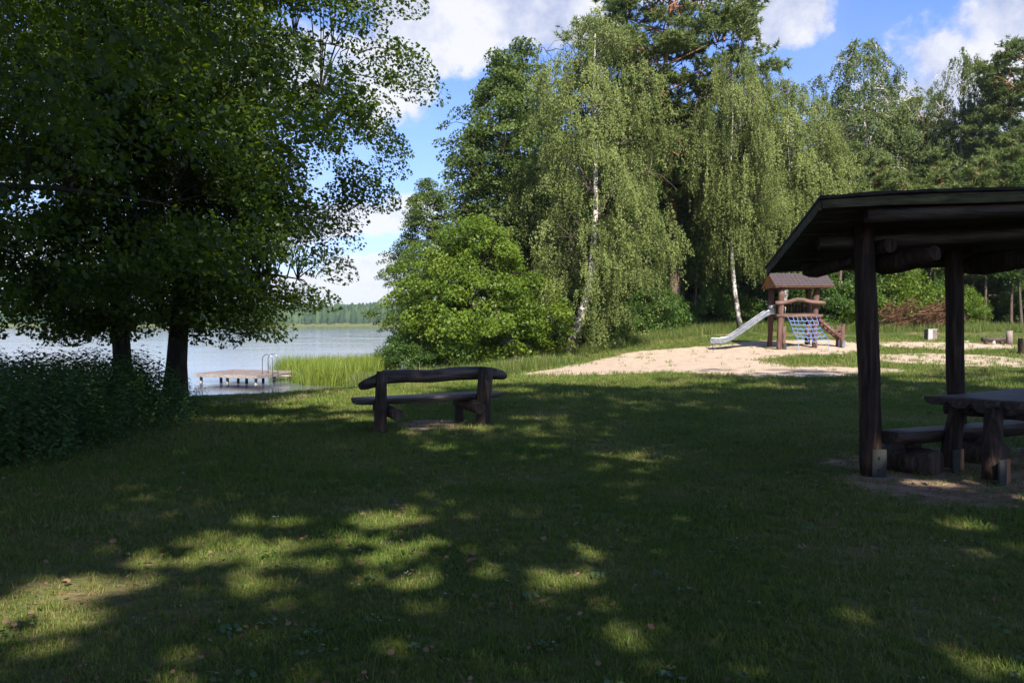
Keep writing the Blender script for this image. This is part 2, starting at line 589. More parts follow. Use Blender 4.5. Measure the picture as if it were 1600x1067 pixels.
def gz(x, y):
    x = np.asarray(x, dtype=float)
    y = np.asarray(y, dtype=float)
    dmin = np.full(np.broadcast(x, y).shape, 1e9)
    inside = np.zeros(dmin.shape, dtype=bool)
    poly = SHORE + [(1500, 700), (1500, -1500), (-1300, -1500)]
    for i in range(len(poly)):
        x0, y0 = poly[i]
        x1, y1 = poly[(i + 1) % len(poly)]
        cond = ((y0 > y) != (y1 > y))
        with np.errstate(divide='ignore', invalid='ignore'):
            xi = (x1 - x0) * (y - y0) / ((y1 - y0) if y1 != y0 else 1e-9) + x0
        inside ^= cond & (x < xi)
        if i < len(SHORE) - 1:
            dx, dy = x1 - x0, y1 - y0
            t = np.clip(((x - x0) * dx + (y - y0) * dy) / (dx * dx + dy * dy), 0, 1)
            d = np.hypot(x - x0 - t * dx, y - y0 - t * dy)
            dmin = np.minimum(dmin, d)
    s = np.where(inside, dmin, -dmin)
    s = s + 0.35 * np.sin(x * 1.1 + 1.3) * np.sin(y * 0.9) * np.exp(-np.abs(s) / 4)
    z = np.interp(s, [-80, -20, -4, 0, 1, 3, 6, 10, 14, 22], [-4.5, -2.8, -1.3, -0.9, -0.85, -0.72, -0.50, -0.20, -0.02, 0.0])
    rise = np.interp(y, [-200, 13, 24, 36, 45, 60, 120, 600], [0, 0, 0.20, 0.52, 1.20, 1.85, 3.0, 6.0])
    fac = np.interp(x, [-7, 2, 10], [0.0, 0.62, 1.0])
    z = z + np.where(s > 0, rise * fac, 0)
    z = z + np.where(s > 0, 0.035 * np.sin(x * 0.55 + 0.4) * np.sin(y * 0.43 + 1.0) + 0.012 * np.sin(x * 1.7 + y * 1.3), 0) * np.clip(s / 6, 0, 1)
    z = z + 0.16 * np.exp(-((x - 13.6) ** 2 + (y - 36.6) ** 2) / 2.5)
    far = smooth01((y - (640 + 12 * np.sin(x / 60.0))) / 60.0)
    z = np.where(y > 600, np.maximum(z, -1.6 + 9 * far), z)
    return z


def ground_at(px, py):
    k = (px - 800) / F
    m = (HORY - py) / F
    d = np.arange(2.5, 120, 0.05)
    g = gz(k * d, d)
    zz = EYE + m * d
    i = np.argmax(zz <= g)
    return float(k * d[i]), float(d[i]), float(g[i])


def gzs(x, y):
    return float(gz(np.array([x]), np.array([y]))[0])


# bare-sand areas, as outlines on the ground (all in metres)
def gpoly(pts):
    return [ground_at(*p)[:2] for p in pts]


SAND_A = gpoly([(800, 588), (860, 577), (930, 563), (980, 551), (1060, 544), (1110, 541), (1160, 534), (1215, 532), (1300, 531), (1345, 536), (1365, 548), (1330, 553), (1240, 556), (1180, 562), (1235, 573), (1340, 574), (1430, 578),
                (1330, 588), (1180, 590), (1080, 583), (960, 585), (870, 587)])
SAND_B = gpoly([(1360, 534), (1460, 534), (1560, 536), (1605, 540), (1605, 545), (1500, 547), (1420, 544), (1360, 541)])
SAND_C = gpoly([(1350, 553), (1450, 551), (1550, 555), (1620, 562), (1620, 575), (1500, 572), (1400, 567), (1350, 562)])
SAND_D = gpoly([(1270, 722), (1330, 712), (1400, 705), (1500, 700), (1610, 700), (1750, 720), (1750, 840), (1620, 802), (1500, 800), (1400, 785), (1310, 760)])
SAND_E = gpoly([(600, 664), (660, 655), (735, 655), (725, 668), (640, 676)])
SAND_F = gpoly([(320, 622), (420, 616), (520, 609), (560, 608), (470, 627), (380, 633), (318, 636)])


def poly_sd(x, y, poly):
    ins = np.zeros(x.shape, dtype=bool)
    dm = np.full(x.shape, 1e9)
    for i in range(len(poly)):
        x0, y0 = poly[i]
        x1, y1 = poly[(i + 1) % len(poly)]
        c = ((y0 > y) != (y1 > y))
        xi = (x1 - x0) * (y - y0) / ((y1 - y0) if y1 != y0 else 1e-9) + x0
        ins ^= c & (x < xi)
        dx, dy = x1 - x0, y1 - y0
        t = np.clip(((x - x0) * dx + (y - y0) * dy) / max(1e-9, dx * dx + dy * dy), 0, 1)
        dm = np.minimum(dm, np.hypot(x - x0 - t * dx, y - y0 - t * dy))
    return np.where(ins, dm, -dm)


def sand_mask(x, y):
    m = np.zeros(x.shape)
    for poly, wd, amt in ((SAND_A, 0.7, 1.0), (SAND_B, 0.7, 0.85), (SAND_C, 0.7, 0.8), (SAND_D, 0.7, 0.80), (SAND_E, 0.3, 0.8), (SAND_F, 0.5, 0.75)):
        m = np.maximum(m, amt * smooth01(poly_sd(x, y, poly) / wd * 0.5 + 0.5))
    return m


def dirt_mask(x, y):
    m = np.zeros(x.shape)
    for poly, wd in ((SAND_D, .8), (SAND_E, .4), (SAND_F, .6)):
        m = np.maximum(m, smooth01(poly_sd(x, y, poly) / wd + 1.0))
    return m


def forest_mask(x, y):
    """forest floor behind the playground"""
    edge = np.interp(x, [-8, 0, 6, 12, 20, 40], [33, 37.5, 42, 45.5, 46, 44])
    return smooth01((y - edge) / 2.5) * (x > -9)


def axis(fine_a, fine_b, step, far_a, far_b):
    a = list(np.arange(fine_a, fine_b, step))
    s_, x = step, fine_b
    while x < far_b:
        a.append(x)
        s_ *= 1.16
        x += s_
    a.append(far_b)
    s_, x = step, fine_a
    lo = []
    while x > far_a:
        s_ *= 1.16
        x -= s_
        lo.append(max(x, far_a))
    return np.array(sorted(set(lo + a)))


xs = axis(-16, 24, 0.22, -1200, 1200)
ys = axis(2, 48, 0.22, -1200, 1200)
ys = np.array(sorted(set(list(ys) + list(np.arange(600, 760, 8.0)))))
X, Y = np.meshgrid(xs, ys)
Z = gz(X, Y)
nx, ny = len(xs), len(ys)
idx = np.arange(nx * ny).reshape(ny, nx)
quads = np.stack([idx[:-1, :-1], idx[:-1, 1:], idx[1:, 1:], idx[1:, :-1]], -1).reshape(-1, 4)


def ground_mat():
    m, t, p, o = material('ground_soil_and_turf')
    sa = t.new('ShaderNodeAttribute', attribute_name='sand')
    fo = t.new('ShaderNodeAttribute', attribute_name='forest')
    g = t.new('ShaderNodeNewGeometry')
    P = g.outputs['Position']
    n1 = t.noise(P, 0.55, 4, 0.6)
    n5 = t.noise(P, 5.5, 3, 0.6)
    n2 = t.noise(P, 3.0, 7, 0.7)
    n3 = t.noise(P, 30.0, 5, 0.7)
    n4 = t.noise(P, 90.0, 3, 0.7)
    f = t.math('ADD', t.math('MULTIPLY', n2, 0.55), t.math('MULTIPLY', n3, 0.45))
    f = t.math('ADD', f, t.math('MULTIPLY', t.math('SUBTRACT', n1, 0.47), 0.9), clamp=True)
    turf = t.ramp(f, ((0.25, (0.022, 0.036, 0.010)), (0.42, (0.060, 0.085, 0.020)), (0.55, (0.108, 0.118, 0.036)), (0.67, (0.18, 0.150, 0.070)), (0.85, (0.21, 0.165, 0.095))))
    sand = t.ramp(t.math('ADD', t.math('MULTIPLY', n2, 0.5), t.math('MULTIPLY', n4, 0.5)), ((0.32, (0.29, 0.205, 0.145)), (0.5, (0.46, 0.355, 0.265)), (0.66, (0.60, 0.475, 0.350))))
    di = t.new('ShaderNodeAttribute', attribute_name='dirt')
    dirt = t.ramp(f, ((0.34, (0.12, 0.075, 0.050)), (0.5, (0.28, 0.185, 0.125)), (0.66, (0.44, 0.31, 0.215))))
    sand = t.mix(di.outputs['Fac'], sand, dirt)
    litter = t.ramp(f, ((0.25, (0.020, 0.022, 0.009)), (0.5, (0.045, 0.045, 0.018)), (0.75, (0.085, 0.060, 0.030))))
    k = t.maprange(t.math('ADD', sa.outputs['Fac'], t.math('ADD', t.math('MULTIPLY', t.math('SUBTRACT', n2, 0.5), 0.9), t.math('MULTIPLY', t.math('SUBTRACT', n3, 0.5), 0.7))), 0.38, 0.66, 0, 1, True)
    c = t.mix(k, turf, sand)
    c = t.mix(t.maprange(t.math('ADD', fo.outputs['Fac'], t.math('MULTIPLY', t.math('SUBTRACT', n2, 0.5), 0.7)), 0.3, 0.7), c, litter)
    t.link(c, p.inputs['Base Color'])
    p.inputs['Roughness'].default_value = 0.95
    p.inputs['Specular IOR Level'].default_value = 0.1
    bump(t, p, t.math('ADD', t.math('ADD', n2, t.math('MULTIPLY', n5, 0.7)), t.math('MULTIPLY', n3, 0.35)), 0.9, 0.10)
    return m


gm = np_mesh('ground', np.stack([X, Y, Z], -1).reshape(-1, 3), quads, np.full(len(quads), 4), ground_mat(), smooth=True)
for nm, arr in (('sand', sand_mask(X, Y)), ('dirt', dirt_mask(X, Y)), ('forest', forest_mask(X, Y))):
    at = gm.attributes.new(nm, 'FLOAT', 'POINT')
    at.data.foreach_set('value', arr.astype(np.float32).ravel())
tag(link_mesh('ground', gm), kind='structure')


def water_mat():
    m, t, p, o = material('lake_water')
    g = t.new('ShaderNodeNewGeometry')
    mp = t.new('ShaderNodeMapping')
    mp.inputs['Scale'].default_value = (0.55, 1.5, 1)
    mp.inputs['Rotation'].default_value = (0, 0, R(12))
    t.link(g.outputs['Position'], mp.inputs[0])
    a = t.noise(mp.outputs[0], 1.7, 6, 0.6, 0.4)
    b = t.noise(mp.outputs[0], 0.12, 3, 0.5)
    p.inputs['Base Color'].default_value = (0.115, 0.125, 0.150, 1)
    t.link(t.maprange(b, 0.35, 0.65, 0.04, 0.16), p.inputs['Roughness'])
    p.inputs['IOR'].default_value = 1.33
    p.inputs['Specular IOR Level'].default_value = 0.5
    bump(t, p, a, 0.22, 0.03)
    return m


wb = MB()
wb.v = [(-1200, -100, WATER), (1200, -100, WATER), (1200, 760, WATER), (-1200, 760, WATER)]
wb.f = [(0, 1, 2, 3)]
tag(wb.build('water', water_mat()), kind='structure')

# ------------------------------------------------------------------ foliage tools
rng = np.random.default_rng(11)


def unit(v):
    return v / np.maximum(1e-9, np.linalg.norm(v, axis=-1, keepdims=True))


def leaves_mesh(name, C, A, N, L, W, rnd, mat, shape='kite'):
    """one small leaf-shaped face per leaf"""
    A = unit(A)
    B = unit(np.cross(N, A))
    N = np.cross(A, B)
    L = np.asarray(L).reshape(-1, 1)
    W = np.asarray(W).reshape(-1, 1)
    if shape == 'kite':
        V = np.stack([C - A * L * .5, C + B * W * .5 - A * L * .04 + N * W * .12, C + A * L * .5, C - B * W * .5 - A * L * .04 + N * W * .12], 1)
        k = 4
    elif shape == 'needle':
        V = np.stack([C + B * W * .5, C - B * W * .5, C + A * L], 1)
        k = 3
    else:
        V = np.stack([C - A * L * .5, C - A * L * .22 + B * W * .42 + N * W * .1, C + A * L * .25 + B * W * .40 + N * W * .12, C + A * L * .5,
                      C + A * L * .25 - B * W * .40 + N * W * .12, C - A * L * .22 - B * W * .42 + N * W * .1], 1)
        k = 6
    n = len(C)
    return np_mesh(name, V.reshape(-1, 3), np.arange(n * k), np.full(n, k), mat, np.repeat(rnd, k))


def lobes(rg, n=7):
    return [(rg.integers(1, 6), rg.uniform(0, 6.28), rg.uniform(-1.2, 1.2), rg.uniform(.06, .18)) for _ in range(n)]


def lobe(ls, azm, z):
    v = 1.0
    for k, ph, kz, am in ls:
        v = v + am * np.sin(k * azm + ph + kz * z)
    return v


def make_tree(name, seed, prof, trunk_r, nl, ncl, style, leaf_mat_, bark, leaf_n=120, leaf_size=0.08, limb_bark=None, lean=(0, 0), wob=0.25, top=None,
              cl_size=0.5, flat=0.4, rise=0.35, shape='kite', inner=0.4, hang=1.4, first_limb=None, trunk_pts=None, keep=None, lobe_n=7, twig_r=0.014, off=(0, 0), zmin=0.12):
    """prof = [(z, crown radius)...]; returns dict of meshes in tree-local metres"""
    rg = np.random.default_rng(seed)
    random.seed(seed)
    pz = np.array([p[0] for p in prof], float)
    pr = np.array([p[1] for p in prof], float)
    H = top or pz[-1] * 0.93
    zz = np.linspace(-0.4, H, 12)
    ph1, ph2 = rg.uniform(0, 6, 2)
    if trunk_pts is None:
        tx = lean[0] * zz / H + wob * np.sin(zz / H * 4 + ph1) * zz / H
        ty = lean[1] * zz / H + wob * np.sin(zz / H * 5 + ph2) * zz / H
    else:
        tp = np.array(trunk_pts, float)
        tx = np.interp(zz, tp[:, 2], tp[:, 0])
        ty = np.interp(zz, tp[:, 2], tp[:, 1])
    tr = trunk_r * (1 - 0.93 * np.clip(zz / H, 0, 1)) + trunk_r * 0.5 * np.exp(-np.clip(zz + .4, 0, 9) * 2.2)

    def trunk_at(z):
        return np.stack([np.interp(z, zz, tx), np.interp(z, zz, ty), np.asarray(z, float)], -1)
    tb = MB().tube([(a, b, c) for a, b, c in zip(tx, ty, zz)], list(tr), 12, 0.10)
    ls = lobes(rg, lobe_n)
    zlo = pz[0] if first_limb is None else first_limb
    limbs = []
    samples, owner = [], []
    for i in range(nl):
        f = (i + 0.5) / nl
        zf = zlo + (H * 0.95 - zlo) * f ** 0.95
        a = i * 2.4 + rg.uniform(-.5, .5)
        Rr = np.interp(zf + 0.5, pz, pr) * float(lobe(ls, a, zf)) * 0.82
        Rr = max(Rr, 0.35)
        ze = zf + rise * Rr * rg.uniform(.6, 1.3)
        s0 = trunk_at(zf)
        dirv = np.array([math.cos(a), math.sin(a), 0])
        P = []
        kw = rg.uniform(-.12, .12, 3)
        for t in np.linspace(0, 1, 7):
            if style == 'birch':
                zc = zf + (ze - zf) * math.sin(t * 2.2) - 0.12 * Rr * t * t
            else:
                zc = zf + (ze - zf) * t + 0.10 * Rr * math.sin(t * 3.1)
            q = s0 + dirv * Rr * t
            q = np.array([q[0] + off[0] * t + kw[0] * Rr * math.sin(t * 5), q[1] + off[1] * t + kw[1] * Rr * math.sin(t * 6), zc])
            P.append(q)
        r0 = np.interp(zf, zz, tr) * rg.uniform(.40, .60)
        rr = [max(.010, r0 * (1 - .86 * t)) for t in np.linspace(0, 1, 7)]
        mb = MB().tube([tuple(q) for q in P], rr, 7, 0.08)
        limbs.append(mb)
        for t in np.linspace(0.15, 1, 10):
            j = t * 6
            i0 = min(5, int(j))
            samples.append(P[i0] + (P[i0 + 1] - P[i0]) * (j - i0))
            owner.append(i)
    samples = np.array(samples)
    # clusters
    zs = rg.uniform(pz[0], pz[-1], ncl * 6)
    wgt = np.interp(zs, pz, pr)
    keepm = rg.uniform(0, 1, len(zs)) < (wgt / pr.max()) ** 1.15
    zs = zs[keepm][:ncl]
    azm = rg.uniform(0, 6.283, len(zs))
    fr = inner + (1 - inner) * rg.uniform(0, 1, len(zs)) ** 0.55
    rad = np.interp(zs, pz, pr) * lobe(ls, azm, zs) * fr
    Cc = trunk_at(zs) + np.stack([np.cos(azm) * rad + off[0] * fr, np.sin(azm) * rad + off[1] * fr, np.zeros(len(zs))], -1)
    if keep is not None:
        Cc = Cc[keep(Cc)]
    for c in Cc:
        d = np.linalg.norm(samples - c, axis=1) + 0.7 * np.maximum(0, samples[:, 2] - c[2])
        j = int(np.argmin(d))
        s0 = samples[j]
        if d[j] < 0.15 or d[j] > 1.9:
            continue
        mid = (s0 + c) / 2 + np.array([rg.uniform(-.1, .1), rg.uniform(-.1, .1), 0.12 * d[j]])
        limbs[owner[j]].tube([tuple(s0), tuple(mid), tuple(c)], [twig_r * 1.6, twig_r, twig_r * .4], 3, 0, cap=False)
    out = dict(name=name, H=H, bark=bark, limbs=[mb.mesh('limb', limb_bark or bark, True) for mb in limbs], trunk=tb.mesh('trunk', bark, True))
    # foliage
    axz = trunk_at(Cc[:, 2])
    outw = Cc - axz
    outw[:, 2] = 0
    outw = unit(outw)
    n = len(Cc)
    crnd = rg.uniform(0, 1, n)
    if style == 'broad':
        cs = cl_size * rg.uniform(.6, 1.35, n)
        cnt = np.maximum(8, (leaf_n * (cs / cl_size) ** 1.6).astype(int))
        ci = np.repeat(np.arange(n), cnt)
        m = len(ci)
        g = rg.normal(0, 1, (m, 3))
        g = g / np.maximum(1, np.linalg.norm(g, axis=1, keepdims=True) / 1.5)
        s = cs[ci][:, None]
        o_ = outw[ci]
        loc = g * s * np.array([.62, .62, .62 * flat])
        h = (loc * o_).sum(1, keepdims=True)
        loc[:, 2:3] -= 0.30 * np.maximum(h, -0.2)          # sprays droop outwards
        C = Cc[ci] + loc
        N = unit(np.array([0, 0, .8]) + o_ * .35 + rg.normal(0, .55, (m, 3)))
        A = unit(o_ * .6 + np.array([0, 0, -.35]) + rg.normal(0, .7, (m, 3)))
        L = leaf_size * rg.uniform(.5, 1.42, m)
        rnd = np.clip(.55 * rg.uniform(0, 1, m) + .45 * crnd[ci], 0, 1)
        out['crown'] = leaves_mesh('crown', C, A, N, L, L * .82, rnd, leaf_mat_, shape)
    elif style == 'birch':
        ns = 18
        cs = np.repeat(np.arange(n), ns)
        k = len(cs)
        rr_ = np.abs(rg.normal(0, 1, k)) * cl_size * .72
        aa_ = rg.uniform(0, 6.283, k)
        big_ = rg.uniform(.55, 1.35, n)[cs]
        st = Cc[cs] + np.stack([np.cos(aa_) * rr_ * big_, np.sin(aa_) * rr_ * big_, -.55 * rr_ ** 2 / cl_size + rg.normal(0, .08, k)], -1)
        ln = hang * rg.uniform(.3, 1.0, k) * (0.45 + 0.75 * rg.uniform(0, 1, n)[cs]) * big_
        cnt = np.maximum(6, (ln / 0.045 * leaf_n / 100).astype(int))
        ci = np.repeat(np.arange(k), cnt)
        m = len(ci)
        t = rg.uniform(0, 1, m)
        sway = rg.normal(0, .10, (k, 2))
        C = st[ci].copy()
        C[:, 2] -= t * ln[ci]
        C[:, :2] += sway[ci] * (t ** 1.5)[:, None] + (outw[cs][ci][:, :2] * 0.22 * np.sin(np.minimum(t * ln[ci] * 2.2, 1.57))[:, None])
        C += rg.normal(0, .045, (m, 3))
        low = C[:, 2] > zmin + .5 * rg.uniform(0, 1, len(C)) ** 2
        C = C[low]
        ci = ci[low]
        m = len(ci)
        N = unit(outw[cs][ci] * .7 + np.array([0, 0, .35]) + rg.normal(0, .6, (m, 3)))
        A = unit(np.array([0, 0, -1.0]) + rg.normal(0, .5, (m, 3)))
        L = leaf_size * rg.uniform(.65, 1.3, m)
        rnd = np.clip(.5 * rg.uniform(0, 1, m) + .5 * crnd[cs][ci], 0, 1)
        out['crown'] = leaves_mesh('crown', C, A, N, L, L * .72, rnd, leaf_mat_, shape)
    else:                                               # pine: pads of needle tufts
        nt = 22
        cs = np.repeat(np.arange(n), nt)
        k = len(cs)
        st = Cc[cs] + rg.normal(0, 1, (k, 3)) * np.array([.55, .55, .16]) * cl_size
        dd = unit(rg.normal(0, 1, (k, 3)) * np.array([1, 1, .4]) + outw[cs] * .6 + np.array([0, 0, .45]))
        nn = leaf_n
        ci = np.repeat(np.arange(k), nn)
        m = len(ci)
        C = st[ci] + dd[ci] * (rg.uniform(0, .22, m)[:, None])
        A = unit(dd[ci] * .55 + rg.normal(0, .62, (m, 3)))
        N = unit(rg.normal(0, 1, (m, 3)))
        L = leaf_size * rg.uniform(.7, 1.25, m)
        rnd = np.clip(.5 * rg.uniform(0, 1, m) + .5 * crnd[cs][ci], 0, 1)
        out['crown'] = leaves_mesh('crown', C, A, N, L, L * .22 + .004, rnd, leaf_mat_, 'needle')
    return out


def plant(T, loc, rz=0.0, scale=1.0, label='', cat='tree', group=None, name=None):
    z = gzs(loc[0], loc[1]) if len(loc) < 3 else loc[2]
    r = empty(name or T['name'], (loc[0], loc[1], z), rz, scale)
    tag(r, label, cat, group)
    link_mesh('trunk', T['trunk'], r)
    for lm in T['limbs']:
        link_mesh('limb', lm, r)
    c = link_mesh('crown', T['crown'], r)
    return r


def pos(px, d, dz=0.0):
    return ((px - 800) / F * d, d)


# ------------------------------------------------------------------ the big trees
NLEFT = 1.0
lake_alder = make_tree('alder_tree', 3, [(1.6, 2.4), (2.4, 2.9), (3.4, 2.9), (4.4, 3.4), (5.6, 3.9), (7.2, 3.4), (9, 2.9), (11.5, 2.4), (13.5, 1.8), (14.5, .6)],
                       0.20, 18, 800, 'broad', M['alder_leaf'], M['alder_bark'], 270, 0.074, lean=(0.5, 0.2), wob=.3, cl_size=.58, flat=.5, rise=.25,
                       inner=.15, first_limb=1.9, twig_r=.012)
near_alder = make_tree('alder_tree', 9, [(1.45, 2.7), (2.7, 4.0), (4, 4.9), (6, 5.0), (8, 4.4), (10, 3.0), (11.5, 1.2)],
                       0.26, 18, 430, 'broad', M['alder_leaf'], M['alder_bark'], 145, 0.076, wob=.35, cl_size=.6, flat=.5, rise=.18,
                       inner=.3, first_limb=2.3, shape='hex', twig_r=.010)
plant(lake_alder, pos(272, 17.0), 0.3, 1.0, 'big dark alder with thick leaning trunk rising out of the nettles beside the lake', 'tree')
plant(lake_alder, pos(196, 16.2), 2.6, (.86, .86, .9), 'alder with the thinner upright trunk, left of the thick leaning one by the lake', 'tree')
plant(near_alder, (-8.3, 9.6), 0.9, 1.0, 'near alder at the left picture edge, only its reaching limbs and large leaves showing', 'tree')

hornbeam = make_tree('hornbeam_tree', 21, [(0.15, 2.2), (1.0, 2.8), (2.2, 2.95), (3.4, 2.7), (4.6, 1.9), (5.5, 1.0), (6.1, .3)],
                     0.14, 24, 430, 'broad', M['bright_leaf'], M['alder_bark'], 150, 0.100, cl_size=.47, flat=.55, rise=.6, inner=.40, first_limb=.5, twig_r=.01, lobe_n=8)
gx, gy, g0 = ground_at(735, 577)
plant(hornbeam, (gx, gy), 0.0, gy / 33.0, 'low round bright green tree on the lakeshore behind the log bench', 'tree')

mid_alder = make_tree('alder_tree', 31, [(1.2, 2.6), (3.5, 3.4), (6.5, 3.6), (9.5, 3.0), (12, 2.3), (14, 1.3), (15.5, .4)],
                      0.22, 24, 640, 'broad', M['alder_far_leaf'], M['alder_bark'], 105, 0.13, cl_size=.58, flat=.4, rise=.35, inner=.35, first_limb=1.5, twig_r=.018, lobe_n=9)
birch = make_tree('weeping_birch', 41, [(1.4, 1.7), (3.0, 2.6), (5, 2.9), (8, 3.1), (11, 3.0), (13.2, 2.5), (14.8, 1.7), (15.8, .7)],
                  0.23, 26, 400, 'birch', M['birch_leaf'], M['birch_bark'], 118, 0.088, limb_bark=M['birch_twig'], cl_size=.50, rise=.75, inner=.45, hang=1.35, first_limb=3.0, twig_r=.018, lobe_n=11, zmin=.3,
                  trunk_pts=[(-1.6, 0, -.5), (-1.35, 0, 0), (-.75, 0, 1.6), (-.2, 0.1, 3.4), (0.05, 0, 7), (-.1, .1, 11), (0, 0, 16)])
birch_b = make_tree('weeping_birch', 47, [(3.8, 1.3), (5.0, 2.0), (7, 2.7), (9.5, 3.0), (11.5, 2.7), (12.9, 1.9), (13.9, .8)],
                    0.20, 24, 330, 'birch', M['birch_leaf'], M['birch_bark'], 118, 0.090, limb_bark=M['birch_twig'], cl_size=.50, rise=.75, inner=.45, hang=1.5, first_limb=4.6, twig_r=.018, lobe_n=11, zmin=1.7,
                    trunk_pts=[(0.9, 0, -.5), (0.75, 0, 0), (0.35, 0, 1.6), (0.0, 0.0, 3.8), (-.1, 0, 7), (.1, .1, 11), (0, 0, 14)])
tall_birch = make_tree('birch_tree', 53, [(5.5, 1.6), (7, 2.3), (10, 3.1), (13, 3.5), (16, 3.2), (18.5, 2.2), (20, .7)],
                       0.24, 26, 330, 'birch', M['grey_birch_leaf'], M['birch_bark'], 95, 0.125, cl_size=.66, rise=1.1, inner=.35, hang=0.9, first_limb=6.0, twig_r=.022, lobe_n=9)
pine = make_tree('pine_tree', 61, [(7.0, 1.2), (9.5, 2.3), (12, 2.9), (15, 3.5), (17.5, 3.9), (19.3, 3.0), (20.4, 1.2)],
                 0.34, 22, 400, 'pine', M['needle'], M['pine_bark'], 15, 0.25, cl_size=.62, rise=.28, inner=.35, first_limb=7.5, wob=.5, twig_r=.03, lobe_n=10)
bushy_pine = make_tree('pine_tree', 67, [(2.5, 2.2), (5, 3.0), (8, 3.2), (11, 2.8), (13.5, 1.9), (15.5, .5)],
                       0.24, 22, 300, 'pine', M['needle'], M['pine_bark'], 15, 0.26, cl_size=.62, rise=.2, inner=.35, first_limb=2.5, wob=.3, twig_r=.025, lobe_n=8)
shrub = make_tree('shrub', 71, [(0.1, 1.1), (.8, 1.5), (1.8, 1.35), (2.6, .7), (3.0, .2)],
                  0.05, 10, 130, 'broad', M['shrub_leaf'], M['alder_bark'], 80, 0.10, cl_size=.40, flat=.6, rise=.9, inner=.3, first_limb=.2, twig_r=.008)

plant(birch, pos(930, 38.5), 0.0, (.92, .92, 1.0), 'tall weeping birch whose leaning trunk starts right of the bright green round tree', 'tree')
plant(mid_alder, pos(775, 44), 0.4, (1.0, 1.0, 1.02), 'tall dark alder directly behind the bright green round tree, left of the weeping birch', 'tree')
plant(mid_alder, pos(812, 50), 2.4, (1.0, 1.0, 1.18), 'dark alder whose crown top rises between the lakeside alder and the weeping birch', 'tree')
plant(mid_alder, pos(672, 41), 4.0, (.62, .62, .60), 'lower feathery alder overhanging the lake, leftmost of the far trees', 'tree')
plant(birch_b, pos(860, 44), 1.0, (.62, .62, .72), 'small grey-green birch squeezed between the dark alder and the weeping birch', 'tree')
plant(pine, pos(1052, 47), 0.2, (1.2, 1.2, 1.06), 'great spreading pine towering highest, red limbs showing between the weeping birches', 'tree')
plant(birch_b, pos(1142, 44), 0.0, (.70, .9, 1.06), 'weeping birch with white trunk standing just left of the slide', 'tree')
plant(birch_b, pos(1232, 46), 2.2, (.86, .95, .98), 'weeping birch drooping behind the roof of the play tower', 'tree')
plant(tall_birch, pos(1180, 53), 1.7, (.62, .62, .86), 'birch half hidden behind the two weeping birches above the slide', 'tree')
plant(tall_birch, pos(1350, 60), 0.0, (1.05, 1.05, 1.02), 'grey-green birch with a forked white trunk above the left part of the shelter roof', 'tree')
plant(tall_birch, pos(1500, 60), 2.0, (.62, .62, .98), 'slender open birch with thin white trunk above the middle of the shelter roof', 'tree')
plant(bushy_pine, pos(1435, 64), 1.0, (1.15, 1.15, 1.12), 'dark dense pine filling the gap between the two upright birches', 'tree')
plant(bushy_pine, pos(1300, 58), 2.0, (.9, .9, .9), 'dark pine low behind the forked birch, right of the drooping birches', 'tree')
plant(pine, pos(1618, 56), 3.0, (.9, .9, .94), 'tall pine at the right picture edge above the shelter roof', 'tree')
plant(bushy_pine, pos(1560, 62), 4.0, (.85, .85, .90), 'dense pine between the slender birch and the pine at the picture edge', 'tree')
plant(bushy_pine, pos(985, 52), 2.5, (.9, .9, 1.0), 'pine glimpsed between the large weeping birch and the great spreading pine', 'tree')

plant(mid_alder, pos(918, 51), 5.1, (.95, .95, 1.08), 'dark leafy tree filling the space straight behind the large weeping birch', 'tree')
plant(mid_alder, pos(1322, 66), 2.2, (1.1, 1.1, 1.16), 'dark leafy tree filling the wood behind the forked white birch, on its left', 'tree')
plant(mid_alder, pos(1402, 68), 3.3, (1.15, 1.15, 1.08), 'dark leafy tree filling the wood behind the forked white birch, on its right', 'tree')
plant(mid_alder, pos(1540, 68), 0.7, (1.2, 1.2, 1.2), 'broad dark leafy tree behind the slender open birch, above the shelter', 'tree')
random.seed(5)
# forest behind: whole trees, nothing tells them apart
for i in range(34):
    px = 830 + i * 26 + random.uniform(-12, 12)
    d = random.choice((58, 66, 74, 84)) + random.uniform(-3, 3)
    k = random.random()
    sc_ = random.uniform(.8, 1.0)
    if k < .45:
        plant(mid_alder, pos(px, d), random.uniform(0, 6), (sc_, sc_, sc_ * .95), 'dark leafy tree in the shady depth of the forest', 'tree', 'leafy trees deep in the forest')
    elif k < .8:
        plant(bushy_pine, pos(px, d), random.uniform(0, 6), sc_, 'dark pine in the shady depth of the forest', 'tree', 'pines deep in the forest')
    else:
        plant(pine, pos(px, d), random.uniform(0, 6), sc_ * .8, 'bare-stemmed pine in the shady depth of the forest', 'tree', 'bare-stemmed pines deep in the forest')

# thin young trees with visible stems at the wood edge
young = make_tree('young_tree', 77, [(2.6, .7), (4.5, 1.2), (7, 1.4), (9, .9), (10.5, .3)],
                  0.085, 14, 130, 'broad', M['shrub_leaf'], M['birch_twig'], 60, 0.11, cl_size=.42, flat=.5, rise=.7, inner=.2, first_limb=2.6, wob=.5, twig_r=.010)
thin_pine = make_tree('young_pine', 83, [(3.0, .9), (5, 1.3), (7.5, 1.4), (9.5, .9), (11, .3)],
                      0.10, 14, 70, 'pine', M['needle'], M['pine_bark'], 13, 0.24, cl_size=.45, rise=.1, inner=.2, first_limb=1.6, wob=.6, twig_r=.014)
yt = [(1068, 47.5, young), (1084, 46.8, young), (1010, 46, young), (1308, 47, thin_pine), (1385, 50, thin_pine), (1407, 49, thin_pine), (1430, 52, young), (1452, 50, thin_pine),
      (1515, 50, thin_pine), (1537, 49, thin_pine), (1541, 51, thin_pine), (1560, 52, young), (1580, 49, thin_pine), (1596, 48, young), (1622, 50, thin_pine), (1330, 52, young), (1350, 50, young), (1480, 53, young)]
